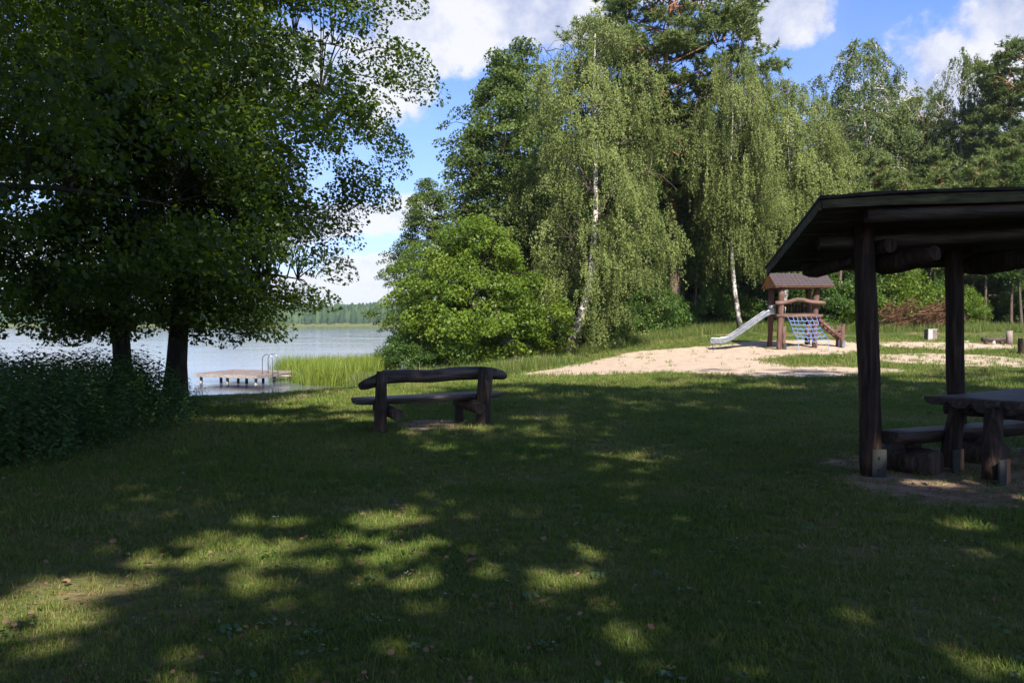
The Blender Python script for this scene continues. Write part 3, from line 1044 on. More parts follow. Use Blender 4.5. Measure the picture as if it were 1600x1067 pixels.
YOUNG_LABEL = {1068: 'left one of two thin pale stems in the dark gap left of the slide', 1084: 'right one of two thin pale stems in the dark gap left of the slide',
               1010: 'thin young tree among the hanging twigs at the right edge of the large weeping birch', 1308: 'thin reddish young pine just right of the play tower roof',
               1330: 'thin young tree just left of the first shelter post', 1385: 'thin young pine just right of the first shelter post', 1452: 'thin young pine above the pale waste box',
               1515: 'thin young pine just right of the second shelter post', 1596: 'thin young tree behind the slatted bin at the right picture edge'}
for i, (px, d, T) in enumerate(yt):
    lb = YOUNG_LABEL.get(px)
    if lb:
        plant(T, pos(px, d), i * 1.3, random.uniform(.8, 1.05), lb, 'tree')
    elif T is young:
        plant(T, pos(px, d), i * 1.3, random.uniform(.8, 1.05), 'thin pale-stemmed young tree at the edge of the wood', 'tree', 'thin young trees at the wood edge')
    else:
        plant(T, pos(px, d), i * 1.3, random.uniform(.8, 1.05), 'thin reddish-stemmed young pine at the edge of the wood', 'tree', 'thin young pines at the wood edge')

# undergrowth shrubs
sp = [(700, 37, 1.0), (640, 35.5, .75), (850, 40, .9), (905, 41, .8), (950, 42, .75), (1000, 45, .9), (1035, 45, 1.0), (1060, 47, .8), (1105, 48, .9), (1135, 49, .9),
      (1190, 49, 1.1), (1235, 49, 1.2), (1262, 48, 1.0), (1285, 47, 1.1), (1318, 48, 1.15), (1345, 49, 1.25), (1372, 50, 1.3), (1395, 53, 1.4), (1428, 52, 1.3), (1470, 50, 1.0), (1500, 54, 1.3),
      (1530, 55, 1.3), (1558, 54, 1.1), (1588, 52, 1.2), (1615, 50, 1.2), (1080, 56, 1.6), (1130, 56, 1.6), (1180, 57, 1.7), (1230, 57, 1.7), (1010, 55, 1.6), (960, 52, 1.5), (900, 50, 1.5), (848, 48, 1.4)]
SHRUB_LABEL = {850: 'dark shrub hugging the right flank of the bright green round tree', 905: 'shrub in the shade under the large weeping birch, beside its leaning trunk',
               1035: 'rounded shrub just right of the large weeping birch, at the foot of the great pine', 1105: 'shrub left of the white birch trunk that stands behind the slide',
               1190: 'shrub right of the white birch trunk, behind the top of the slide', 1235: 'shrub directly behind the play tower',
               1262: 'shrub seen between the right posts of the play tower', 1318: 'shrub behind the stepped ramp of the play tower', 1372: 'tall shrub rising behind the heap of dead branches, on its left',
               1428: 'tall shrub rising behind the heap of dead branches, on its right', 1470: 'shrub hidden mostly by the second shelter post', 1530: 'shrub between the second shelter post and the sawn-off post',
               1588: 'shrub straight behind the slatted bin at the picture edge'}
for i, (px, d, s) in enumerate(sp):
    lb = SHRUB_LABEL.get(px)
    plant(shrub, pos(px, d), i * 1.1, (s * random.uniform(.9, 1.1), s, s * random.uniform(.85, 1.1)), lb or 'leafy shrub in the undergrowth at the forest edge', 'shrub', None if lb else 'shrubs in the undergrowth')
bright_shrub = dict(shrub)
bm_ = shrub['crown'].copy()
bm_.materials[0] = M['bright_leaf']
bright_shrub['crown'] = bm_
for i, (px, d, s, lb) in enumerate(((1338, 46.5, .75, 'fresh green shrub seen between the play tower and the first shelter post'), (1507, 47.5, .8, 'small bright green bush just right of the second shelter post'),
                                    (1395, 48, 1.25, 'bright green shrub above the brown heap of dead branches'))):
    plant(bright_shrub, pos(px, d), i * 2.1, s, lb, 'shrub')

# unseen trees behind the camera that shade the lawn, one more beside it
shade_tree = make_tree('tall_tree', 91, [(9, 3.5), (12, 5.5), (16, 6.2), (20, 5.6), (23.5, 4.0), (26, 1.5)],
                       0.42, 18, 430, 'broad', M['alder_far_leaf'], M['alder_bark'], 64, 0.33, cl_size=.98, flat=.5, rise=.4, inner=.2, first_limb=9, twig_r=.03)
# gaps in their crowns: where the sun comes through onto the lawn (outline seen on the ground, centre and half-sizes in m)
LIT = []
for px, py, rx, ry, pr in ((60, 960, 110, 16, .9), (150, 918, 100, 14, .9), (240, 878, 80, 12, .85), (330, 850, 80, 11, .75), (430, 818, 60, 10, .85), (20, 1010, 70, 16, .9), (130, 985, 80, 10, .7), (590, 816, 50, 10, .85),
                           (500, 880, 110, 12, .5), (340, 925, 110, 12, .5), (640, 912, 65, 12, .85), (570, 856, 90, 9, .5), (885, 908, 75, 9, .95), (800, 895, 60, 8, .5), (985, 762, 25, 4, .8), (380, 760, 40, 5, .6),
                           (1560, 1052, 60, 10, .9), (1330, 742, 45, 5, .9), (1430, 757, 40, 3, .8), (1540, 832, 28, 6, .8), (1000, 1040, 40, 8, .4), (320, 1040, 50, 10, .5), (640, 1010, 50, 8, .4),
                           (560, 640, 50, 5, .95), (480, 632, 80, 4, .9), (430, 657, 60, 5, .85), (590, 656, 50, 4, .7), (330, 655, 40, 4, .5), (620, 622, 60, 3, .8), (800, 612, 40, 4, .8), (560, 652, 40, 4, .8),
                           (900, 597, 70, 5, .95), (1000, 603, 60, 3, .8), (1090, 597, 50, 4, .9), (1180, 605, 60, 3, .5), (1440, 594, 60, 3, .6), (1560, 602, 40, 4, .9), (690, 700, 50, 4, .4), (830, 655, 60, 3, .3)):
    a_ = ground_at(px, py)
    b_ = ground_at(px + rx, py)
    c0, c1 = ground_at(px, py - ry), ground_at(px, py + ry)
    LIT.append((a_[0], a_[1], b_[0] - a_[0], max(.18, (c0[1] - c1[1]) / 2), pr))
LIT += [(-3.4, 20.5, 1.7, 2.2, .7), (-5.0, 23.8, 1.8, 1.9, .7), (-1.6, 22.2, 1.2, 1.0, .6), (-6.2, 25.5, 1.2, 1.2, .6)]
sv = -np.array(sun_dir)


def open_gaps(T, loc, rz, s, seed):
    """copy of the tree whose crown lacks the leaves that would close the gaps"""
    src = T['crown']
    nv = len(src.vertices)
    V = np.empty(nv * 3, np.float32)
    src.vertices.foreach_get('co', V)
    V = V.reshape(-1, 4, 3)
    rn = np.empty(nv, np.float32)
    src.attributes['rnd'].data.foreach_get('value', rn)
    c = V.mean(1) * s
    ca, sa = math.cos(rz), math.sin(rz)
    W = np.stack([c[:, 0] * ca - c[:, 1] * sa + loc[0], c[:, 0] * sa + c[:, 1] * ca + loc[1], c[:, 2]], -1)
    t = W[:, 2] / -sv[2]
    gx_, gy_ = W[:, 0] + sv[0] * t, W[:, 1] + sv[1] * t
    rg = np.random.default_rng(seed)
    u = rg.uniform(0, 1, len(W))
    cut = np.zeros(len(W), bool)
    for (lx, ly, rx, ry, pr) in LIT:
        wv = 1 + .45 * np.sin(gx_ * 3.9 + gy_ * 2.7 + np.sin(gy_ * 6.1)) + .35 * np.sin(gy_ * 7.3 - gx_ * 6.1) + rg.normal(0, .15, len(W))
        q = ((gx_ - lx) / rx) ** 2 + ((gy_ - ly) / ry) ** 2
        cut |= (q < 1.3 * wv) & (u < pr ** .14)
    ok = ~cut
    V = V[ok].reshape(-1, 3)
    T2 = dict(T)
    T2['crown'] = np_mesh('crown', V, np.arange(len(V)), np.full(len(V) // 4, 4), M['alder_far_leaf'], rn.reshape(-1, 4)[ok].ravel())
    return T2


for k, (x, y, s, a) in enumerate(((-17.5, -6.0, .95, .3), (-9.5, -7.5, .95, 1.8), (-1.5, -7.5, .95, 3.5), (7.0, -4.6, .95, 4.4), (14.5, -4.5, 1.0, 5.6), (22.5, -4.0, 1.0, 2.2), (-10.0, 1.0, .86, 2.0))):  # last tree, left of the camera, is added to keep sun off the alders
    plant(open_gaps(shade_tree, (x, y), a, s, 200 + k), (x, y), a, s, 'tall tree standing out of view around the camera and casting shade', 'tree', 'tall trees behind the camera')


# ------------------------------------------------------------------ scattered ground cover (one object each)
def scatter(name, P, rot, scl, idx_, variants, kind='stuff', label=None, cat=None):
    me = bpy.data.meshes.new(name)
    me.vertices.add(len(P))
    me.vertices.foreach_set('co', np.asarray(P, np.float32).ravel())
    for nm, typ, arr, key in (('rot', 'FLOAT_VECTOR', rot, 'vector'), ('scl', 'FLOAT', scl, 'value'), ('idx', 'INT', idx_, 'value')):
        a = me.attributes.new(nm, typ, 'POINT')
        a.data.foreach_set(key, np.asarray(arr, np.int32 if typ == 'INT' else np.float32).ravel())
    ob = link_mesh(name, me)
    ng = bpy.data.node_groups.new(name + '_nodes', 'GeometryNodeTree')
    ng.interface.new_socket('Geometry', in_out='INPUT', socket_type='NodeSocketGeometry')
    ng.interface.new_socket('Geometry', in_out='OUTPUT', socket_type='NodeSocketGeometry')
    n = ng.nodes
    gi, go = n.new('NodeGroupInput'), n.new('NodeGroupOutput')
    iop = n.new('GeometryNodeInstanceOnPoints')
    jn = n.new('GeometryNodeJoinGeometry')
    for me_v in reversed(variants):
        src = bpy.data.objects.new(name + '_piece', me_v)
        oi = n.new('GeometryNodeObjectInfo')
        oi.inputs['Object'].default_value = src
        g2 = n.new('GeometryNodeGeometryToInstance')
        ng.links.new(oi.outputs['Geometry'], g2.inputs[0])
        ng.links.new(g2.outputs[0], jn.inputs[0])

    def attr(nm, dt):
        a = n.new('GeometryNodeInputNamedAttribute')
        a.data_type = dt
        a.inputs['Name'].default_value = nm
        return a.outputs['Attribute']
    ng.links.new(gi.outputs[0], iop.inputs['Points'])
    ng.links.new(jn.outputs[0], iop.inputs['Instance'])
    iop.inputs['Pick Instance'].default_value = True
    ng.links.new(attr('idx', 'INT'), iop.inputs['Instance Index'])
    er = n.new('FunctionNodeEulerToRotation')
    ng.links.new(attr('rot', 'FLOAT_VECTOR'), er.inputs[0])
    ng.links.new(er.outputs[0], iop.inputs['Rotation'])
    ng.links.new(attr('scl', 'FLOAT'), iop.inputs['Scale'])
    ng.links.new(iop.outputs[0], go.inputs[0])
    md = ob.modifiers.new('scatter', 'NODES')
    md.node_group = ng
    tag(ob, label, cat, None, kind)
    return ob


def blade_mesh(name, nb, spread, h0, h1, wd, mat, curl=.5, seed=0, segs=2):
    rg = np.random.default_rng(seed)
    V, Fc, Sz, Rn = [], [], [], []
    for _ in range(nb):
        a = rg.uniform(0, 6.28)
        r = spread * math.sqrt(rg.uniform(0, 1))
        p = np.array([r * math.cos(a), r * math.sin(a), -0.01])
        az_ = rg.uniform(0, 6.28)
        d = np.array([math.cos(az_), math.sin(az_), 0])
        sd_ = np.array([-d[1], d[0], 0])
        h = rg.uniform(h0, h1)
        ww = wd * rg.uniform(.7, 1.3)
        cu = curl * rg.uniform(.2, 1.2)
        b = len(V)
        for s in range(segs):
            t = s / segs
            c = p + np.array([0, 0, h * t * (1 - .25 * cu * t)]) + d * h * cu * t * t
            V += [c - sd_ * ww * .5 * (1 - .4 * t), c + sd_ * ww * .5 * (1 - .4 * t)]
        V.append(p + np.array([0, 0, h * (1 - .25 * cu)]) + d * h * cu)
        for s in range(segs - 1):
            q = b + 2 * s
            Fc += [q, q + 1, q + 3, q + 2]
            Sz.append(4)
        q = b + 2 * (segs - 1)
        Fc += [q, q + 1, q + 2]
        Sz.append(3)
        Rn += [rg.uniform(0, 1)] * (2 * segs + 1)
    return np_mesh(name, np.array(V), Fc, Sz, mat, Rn)


_vg = np.random.default_rng(77).uniform(0, 1, (64, 64))


def vnoise(x, y):
    """smooth value noise, three octaves, about 0..1"""
    tot, amp, out = 0.0, 1.0, 0.0
    for o_, f_ in enumerate((.8, 2.1, 5.3)):
        u, v = x * f_ + 11.3 * o_, y * f_ + 5.1 * o_
        i, j = np.floor(u).astype(int), np.floor(v).astype(int)
        a, b = smooth01(u - i), smooth01(v - j)
        g = _vg
        n00, n10, n01, n11 = g[i % 64, j % 64], g[(i + 1) % 64, j % 64], g[i % 64, (j + 1) % 64], g[(i + 1) % 64, (j + 1) % 64]
        out = out + amp * ((n00 * (1 - a) + n10 * a) * (1 - b) + (n01 * (1 - a) + n11 * a) * b)
        tot += amp
        amp *= .7
    return out / tot


tufts = [blade_mesh('tuft', 20, .07, .025, .075, .0055, M['grass'], .7, s) for s in range(5)]
P_, S_ = [], []
for d0, d1, dens, s0 in ((2.6, 6, 760, .62), (6, 10, 420, .80), (10, 16, 190, 1.1), (16, 25, 80, 1.6), (25, 42, 30, 2.2)):
    area_w = 2 * (0.66 * d1 + 1.5)
    n_ = int(dens * area_w * (d1 - d0))
    y_ = rng.uniform(d0, d1, n_)
    x_ = rng.uniform(-area_w / 2, area_w / 2, n_)
    ok = np.abs(x_) < 0.66 * y_ + 1.5
    x_, y_ = x_[ok], y_[ok]
    z_ = gz(x_, y_)
    sm = sand_mask(x_, y_)
    fm = forest_mask(x_, y_)
    patch = vnoise(x_, y_)
    ok = (z_ > WATER + .18) & (rng.uniform(0, 1, len(x_)) > sm * .985) & (fm < .7) & (rng.uniform(0, 1, len(x_)) < np.clip(-.15 + 2.3 * patch, .28, 1))
    P_.append(np.stack([x_, y_, z_], -1)[ok])
    S_.append(s0 * rng.uniform(.6, 1.35, ok.sum()))
P_ = np.concatenate(P_)
S_ = np.concatenate(S_)
n_ = len(P_)
scatter('lawn_grass', P_, np.stack([rng.normal(0, .15, n_), rng.normal(0, .15, n_), rng.uniform(0, 6.28, n_)], -1), S_, rng.integers(0, 5, n_), tufts,
        label='short lawn grass, partly dry, growing over the whole meadow', cat='grass')

# tall grass along the wood edge and round the play area
tall = [blade_mesh('tall_tuft', 26, .18, .22, .62, .012, M['tall_grass'], .35, 20 + s, 3) for s in range(4)]
n_ = 4200
x_ = rng.uniform(-7, 38, n_)
edge = np.interp(x_, [-8, 0, 6, 12, 20, 40], [33, 37.5, 42, 45.5, 46, 44])
y_ = edge + rng.normal(.2, .9, n_)
ok = (gz(x_, y_) > WATER + .1) & (sand_mask(x_, y_) < .3)
x_, y_ = x_[ok], y_[ok]
n_ = len(x_)
scatter('tall_grass', np.stack([x_, y_, gz(x_, y_)], -1), np.stack([rng.normal(0, .12, n_), rng.normal(0, .12, n_), rng.uniform(0, 6.28, n_)], -1), rng.uniform(.5, 1.15, n_),
        rng.integers(0, 4, n_), tall, label='tall unmown grass along the edge of the wood', cat='grass')

# tall rank grass and willowherb in front of the round bright tree
x_ = rng.uniform(-6.0, 3.0, 1500)
y_ = np.interp(x_, [-6, -3, 0, 3], [31.5, 29.5, 30, 33]) + rng.normal(0, .7, 1500)
ok = (gz(x_, y_) > WATER + .05) & (sand_mask(x_, y_) < .2)
x_, y_ = x_[ok], y_[ok]
n_ = len(x_)
plumes = [blade_mesh('plume_tuft', 7, .16, .45, .80, .05, M['plume'], .12, 33, 3)]
mixv = tall + plumes
ii = np.where(rng.uniform(0, 1, n_) < .002, 4, rng.integers(0, 4, n_))
scatter('shore_grass', np.stack([x_, y_, gz(x_, y_)], -1), np.stack([rng.normal(0, .1, n_), rng.normal(0, .1, n_), rng.uniform(0, 6.28, n_)], -1), rng.uniform(.6, 1.2, n_),
        ii, mixv, label='rank grass with dry pinkish seed heads in front of the round bright tree', cat='grass')

# reeds
reed = [blade_mesh('reed_tuft', 9, .20, .45, 1.32, .024, M['reed_leaf'], .16, 40 + s, 3) for s in range(4)]
RE = [(-11.4, 39.6), (-9.3, 38.6), (-8.8, 37.0), (-9.3, 35.6), (-8.3, 33.9), (-7.2, 33.1), (-6.4, 33.6), (-5.6, 34.2), (-5.4, 37.5), (-5.6, 41), (-9.5, 43), (-11.6, 42)]
x_ = rng.uniform(-11.8, -3.5, 9000)
y_ = rng.uniform(31, 43, 9000)
ok = (poly_sd(x_, y_, RE) > rng.uniform(-.25, .2, 9000)) & (gz(x_, y_) < -.35)
x_, y_ = x_[ok], y_[ok]
n_ = len(x_)
scatter('reed_bed', np.stack([x_, y_, np.maximum(gz(x_, y_), WATER - .25)], -1), np.stack([rng.normal(0, .13, n_), rng.normal(0, .13, n_), rng.uniform(0, 6.28, n_)], -1),
        rng.uniform(.5, 1.15, n_), rng.integers(0, 4, n_), reed, label='bright yellow-green reeds standing in the shallow water beside the jetty', cat='reeds')


def nettle_mesh(seed):
    rg = np.random.default_rng(seed)
    random.seed(seed)
    C, A, N, L = [], [], [], []
    h = rg.uniform(.85, 1.15)
    bend = rg.normal(0, .10, 2)
    k = int(h / .085)
    for i in range(2, k):
        t = i / k
        c = np.array([bend[0] * t * t, bend[1] * t * t, h * t])
        a0 = (i % 2) * 1.57 + rg.uniform(-.2, .2)
        for s in (0, 3.1416):
            a = a0 + s
            ln = (.13 - .07 * t) * rg.uniform(.8, 1.25)
            d = np.array([math.cos(a), math.sin(a), -.25 - .4 * (1 - t)])
            C.append(c + d * ln * .6)
            A.append(d)
            N.append(np.array([0, 0, 1]) + rg.normal(0, .25, 3))
            L.append(ln)
    C, A, N, L = map(np.array, (C, A, N, L))
    me = leaves_mesh('nettle', C, A, N, L, L * .52, rg.uniform(0, 1, len(C)), M['nettle_leaf'], 'hex')
    return me, h, bend


net = [nettle_mesh(s)[0] for s in range(6)]
BED = [(-6.2, 6.6), (-5.15, 8.3), (-4.95, 10.5), (-5.0, 12.5), (-5.3, 14.3), (-5.9, 15.8), (-7.5, 18), (-12, 19.5), (-16, 16), (-12, 6.5)]
n_ = 7200
x_ = rng.uniform(-15, -4.6, n_)
y_ = rng.uniform(6, 19.5, n_)
sdn = poly_sd(x_, y_, BED)
ok = sdn > rng.uniform(-.30, .3, n_)
x_, y_, sdn = x_[ok], y_[ok], sdn[ok]
n_ = len(x_)
hs = 1.0 * np.clip(.45 + .65 * np.clip(sdn / .8, 0, 1), .4, 1.1) * rng.uniform(.8, 1.15, n_) * np.interp(y_, [6, 9, 13, 17], [1.0, 1.0, .86, 1.0])
scatter('nettle_bed', np.stack([x_, y_, gz(x_, y_) - .02], -1), np.stack([rng.normal(0, .16, n_), rng.normal(0, .16, n_), rng.uniform(0, 6.28, n_)], -1), hs,
        rng.integers(0, 6, n_), net, label='dense dark nettle thicket at the foot of the alders', cat='nettles')

# fallen leaves, flat weeds, clover heads
def flat_leaf(name, n, spread, size, mat, seed, up=.4, hz=.012, shape='hex'):
    rg = np.random.default_rng(seed)
    C = np.stack([rg.normal(0, spread, n), rg.normal(0, spread, n), rg.uniform(.3, 1, n) * hz], -1)
    A = np.stack([rg.normal(0, 1, n), rg.normal(0, 1, n), rg.normal(0, .2, n)], -1)
    N = np.array([0, 0, 1]) + rg.normal(0, up, (n, 3))
    L = size * rg.uniform(.7, 1.2, n)
    return leaves_mesh(name, C, A, N, L, L * .7, rg.uniform(0, 1, n), mat, shape)


dry = [flat_leaf('dry_leaf', 1, 0, .065, M['dry_leaf'], s, .5, .06) for s in range(6)] + [flat_leaf('dry_leaf', 3, .06, .055, M['dry_leaf'], 60 + s, .5, .06) for s in range(3)]
n_ = 4200
y_ = rng.uniform(3, 17, n_) ** 1.0
x_ = rng.uniform(-.66, .66, n_) * (y_ + 1.5)
ok = rng.uniform(0, 1, n_) > 3.2 * vnoise(x_, y_) - 1.0
x_, y_ = x_[ok], y_[ok]
n_ = len(x_)
scatter('fallen_leaves', np.stack([x_, y_, gz(x_, y_) + .02], -1), np.stack([rng.normal(0, .2, n_), rng.normal(0, .2, n_), rng.uniform(0, 6.28, n_)], -1), rng.uniform(.25, .72, n_),
        rng.integers(0, 9, n_), dry, label='scattered dry brown leaves lying in the lawn', cat='leaves')
weeds = [flat_leaf('weed', 9, .05, .075, M['weed_leaf'], 80 + s, .5, .07) for s in range(4)]
clov = [flat_leaf('clover', 5, .10, .022, M['clover_flower'], 90 + s, 1.0, .08) for s in range(3)]
n_ = 650
y_ = rng.uniform(3, 17, n_)
x_ = rng.uniform(-.66, .66, n_) * (y_ + 1.5)
ok = sand_mask(x_, y_) < .4
x_, y_ = x_[ok], y_[ok]
n_ = len(x_)
scatter('lawn_weeds', np.stack([x_, y_, gz(x_, y_) + .01], -1), np.stack([rng.normal(0, .1, n_), rng.normal(0, .1, n_), rng.uniform(0, 6.28, n_)], -1), rng.uniform(.25, .55, n_),
        rng.integers(0, 7, n_), weeds + clov, label='small pale weeds and clover heads among the lawn grass', cat='weeds')

# ------------------------------------------------------------------ far shore
n_t = 5200
fx = rng.uniform(-520, 260, n_t)
fy = 668 + rng.uniform(0, 60, n_t) + 10 * np.sin(fx / 60)
fh = np.interp(fx, [-520, -420, -330, -250, -150, -90, 0, 300], [9, 8, 11, 14, 15, 17, 16, 14]) * rng.uniform(.8, 1.12, n_t)
fw = rng.uniform(2.0, 4.2, n_t)
zt, rt = [0, .25, .55, .8, .95, 1.0], [.55, 1.0, .95, .65, .3, .0]
Vv, Ff = [], []
nseg = 6
for i in range(n_t):
    b = len(Vv)
    gzv = -0.5 + 5.0 * min(1, max(0, (fy[i] - 660) / 60))
    for t, r_ in zip(zt, rt):
        for k in range(nseg):
            a = 2 * math.pi * (k + .5 * (int(t * 10) % 2)) / nseg
            q = fw[i] * r_ * random.uniform(.7, 1.25)
            Vv.append((fx[i] + q * math.cos(a), fy[i] + q * math.sin(a), gzv + fh[i] * t + random.uniform(-.5, .5)))
    for s in range(len(zt) - 1):
        for k in range(nseg):
            Ff += [b + s * nseg + k, b + s * nseg + (k + 1) % nseg, b + (s + 1) * nseg + (k + 1) % nseg, b + (s + 1) * nseg + k]
fm_ = np_mesh('far_forest', np.array(Vv), Ff, np.full(len(Ff) // 4, 4), M['far_wood'], np.repeat(rng.uniform(0, 1, n_t), nseg * len(zt)))
tag(link_mesh('far_forest', fm_), 'hazy wood along the opposite shore of the lake', 'forest', None, 'stuff')
x_ = rng.uniform(-520, 200, 2600)
reedf = [blade_mesh('far_reed', 30, 2.2, .5, 1.2, .35, M['tall_grass'], .1, 55, 2)]
y_ = 640 + 12 * np.sin(x_ / 60.0) + rng.uniform(6, 16, 2600)
scatter('far_reeds', np.stack([x_, y_, np.full(2600, WATER)], -1), np.stack([x_ * 0, x_ * 0, rng.uniform(0, 6.28, 2600)], -1), rng.uniform(.8, 1.3, 2600), np.zeros(2600), reedf,
        label='pale strip of reeds along the foot of the far wood', cat='reeds')

# ------------------------------------------------------------------ log bench on the lawn
LP = Vector((-1.88, 12.05, 0))
RP = Vector((-0.43, 12.95, 0))
ub = (RP - LP).normalized()
vb = Vector((-ub.y, ub.x, 0))
bz = gzs(-1.2, 12.5)
mid = (LP + RP) / 2
bench = empty('log_bench', (mid.x, mid.y, bz), math.atan2(ub.y, ub.x))
tag(bench, 'rustic dark log bench with backrest standing alone on the lawn, facing the lake', 'bench')
hl = (RP - LP).length / 2
random.seed(3)
for sx, hh, rr in ((-hl, .875, .088), (hl, .895, .115)):
    o = MB().tube(logpts((sx - .02, 0, -.15), (sx + (.03 if sx > 0 else 0), 0.0, hh), 6, .02, int(sx * 10) + 50), [rr * 1.12, rr * 1.08, rr, rr, rr * .97, rr * .9], 14, .07).build('post', M['bench_log'], bench, True)
    MB().tube([(sx, -rr - .012, hh - .17), (sx, -rr + .02, hh - .17)], .018, 8).build('bolt', M['felt'], o)
# backrest: long wavy log on the lake side of the posts
pts = [(-1.15, .13, .66), (-1.06, .13, .685), (-.90, .13, .73), (-.76, .13, .785), (-.4, .135, .79), (0, .13, .775), (.4, .13, .80), (.8, .13, .80), (1.10, .13, .775), (1.28, .13, .74), (1.32, .13, .715)]
MB().tube(pts, [.05, .075, .092, .108, .102, .098, .104, .102, .090, .066, .04], 14, .06).build('backrest', M['bench_log_x'], bench, True)
for k, yy in enumerate((.20, .42)):
    MB().tube(logpts((-1.18 + .04 * k, yy, .47), (1.28 - .02 * k, yy, .475), 9, .012, 12 + k), [.085] + [.105] * 7 + [.08], 14, .05, squash=(1, .95), half=True).build('seat_board', M['bench_top'], bench, True)
for k, sx in enumerate((-hl + .16, hl - .17)):
    o = MB().tube(logpts((sx + .02, -.14, .25 + .02 * k), (sx, .58, .31), 5, .01, 33 + k), [.085, .09, .09, .085, .08], 14, .06).build('seat_bearer', M['bench_log'], bench, True)
    MB().tube([(sx, .52, -.1), (sx, .52, .30)], [.075, .068], 12, .06).build('front_leg', M['bench_log'], bench, True)


# ------------------------------------------------------------------ picnic shelter
sh = empty('picnic_shelter', (5.0, 9.1, 0))
tag(sh, 'dark open log shelter with mossy flat-pitched roof at the right picture edge', 'shelter')
ox, oy = 5.0, 9.1


def L_(x, y, z):
    return (x - ox, y - oy, z)


posts = [(3.80, 8.76, -.105, 2.62, .112, .122, 1), (5.16, 9.58, -.10, 2.45, .100, .112, 2), (6.47, 10.20, .02, 2.5, .10, .115, 3), (7.6, 8.7, .02, 2.6, .11, .12, 4), (8.9, 9.6, 0, 2.5, .11, .12, 5)]
for x, y, dx, ht, r1, r0, sd_i in posts:
    random.seed(sd_i)
    g = gzs(x, y)
    P = logpts((x - ox, y - oy, g - .05), (x + dx - ox, y - oy, ht), 11, .03, sd_i + 3)
    rad = [r0 * (1 - i / 10) + r1 * i / 10 for i in range(11)]
    if sd_i == 3:
        rad[8] *= 1.18
    rad = [q * random.uniform(.88, .97) for q in rad]
    po = MB().tube(P, rad, 16, .055).build('post', M['dark_log'], sh, True)
    # galvanised foot bracket
    gx_ = x - ox
    MB().box((gx_ + .02, y - oy - r0 - .012, g + .14), (.15, .012, .30)).build('post_shoe', M['zinc'], po, bevel=.003)
    for zb in (.08, .21):
        MB().tube([(gx_ + .02, y - oy - r0 - .035, g + zb), (gx_ + .02, y - oy - r0 - .015, g + zb)], .014, 8).build('bolt', M['zinc'], po)

# roof plane: near edge high, far edge low; rises slightly to the right
XL0, XL1 = 2.97, 3.17       # left edge x at near / far
YN, YF = 8.0, 10.3


def roof_z(t, x):            # t 0 near .. 1 far ; underside of the boards
    return 2.715 - 0.50 * t + 0.036 * (x - 3.0) + .012 * math.sin(x * 2.1)


def roof_p(t, x0):           # x0 = distance from the left edge
    x = XL0 + (XL1 - XL0) * t + x0
    y = YN + (YF - YN) * t - .087 * x0
    return x, y, roof_z(t, x)


WR = 6.6
random.seed(8)
nb = 17
for i in range(nb):
    t0, t1 = i / nb + .003, (i + 1) / nb - .004
    dz = random.uniform(-.004, .004)
    segs = 4
    mb = MB()
    for s in range(segs):
        xa, xb = WR * s / segs, WR * (s + 1) / segs - (0.004 if s < segs - 1 else 0)
        C4 = [roof_p(t0, xa), roof_p(t0, xb), roof_p(t1, xb), roof_p(t1, xa)]
        mb.hexa([(q[0] - ox, q[1] - oy, q[2] + dz) for q in C4] + [(q[0] - ox, q[1] - oy, q[2] + dz + .024) for q in C4])
    mb.build('roof_board', M['dark_log_x'], sh)
# felt on top, slightly proud and ragged
V_, F_ = [], []
nsx = 40
for j in range(2):
    for i in range(nsx + 1):
        for k in range(7):
            t = k / 6 * 1.04 - .02
            q = roof_p(t, -.03 + (WR + .06) * i / nsx)
            V_.append((q[0] - ox, q[1] - oy, q[2] + .030 + j * .028 + random.uniform(0, .010) * (1 if k in (0, 6) else .5)))


def vi(j, i, k):
    return j * (nsx + 1) * 7 + i * 7 + k


for i in range(nsx):
    for k in range(6):
        F_.append((vi(1, i, k), vi(1, i + 1, k), vi(1, i + 1, k + 1), vi(1, i, k + 1)))
        F_.append((vi(0, i, k), vi(0, i, k + 1), vi(0, i + 1, k + 1), vi(0, i + 1, k)))
for i in range(nsx):
    F_.append((vi(0, i, 0), vi(0, i + 1, 0), vi(1, i + 1, 0), vi(1, i, 0)))
    F_.append((vi(0, i, 6), vi(1, i, 6), vi(1, i + 1, 6), vi(0, i + 1, 6)))
for k in range(6):
    F_.append((vi(0, 0, k), vi(1, 0, k), vi(1, 0, k + 1), vi(0, 0, k + 1)))
    F_.append((vi(0, nsx, k), vi(0, nsx, k + 1), vi(1, nsx, k + 1), vi(1, nsx, k)))
mb = MB()
mb.v, mb.f = V_, F_
mb.build('roofing_felt', M['felt'], sh)
# fascia boards


def fascia(tA, xA, tB, xB, hA, hB, nrm, name='fascia_board', m=None, n=12):
    mb = MB()
    for i in range(n):
        a, b = i / n, (i + 1) / n
        pa = roof_p(tA + (tB - tA) * a, xA + (xB - xA) * a)
        pb = roof_p(tA + (tB - tA) * b, xA + (xB - xA) * b)
        ha, hb = hA + (hB - hA) * a, hA + (hB - hA) * b
        ja, jb = .006 * math.sin(a * 23 + 1), .006 * math.sin(b * 23 + 1)
        lo, th = .034, .025
        A0, B0 = (pa[0] - ox, pa[1] - oy), (pb[0] - ox, pb[1] - oy)
        P = []
        for z0, z1 in ((-ha + lo + ja, -hb + lo + jb), (lo - .004, lo - .004)):
            P += [(A0[0] + nrm[0] * th, A0[1] + nrm[1] * th, pa[2] + z0), (B0[0] + nrm[0] * th, B0[1] + nrm[1] * th, pb[2] + z1), (B0[0] + nrm[0] * .002, B0[1] + nrm[1] * .002, pb[2] + z1), (A0[0] + nrm[0] * .002, A0[1] + nrm[1] * .002, pa[2] + z0)]
        mb.hexa(P)
    return mb.build(name, m or M['mossy'], sh)


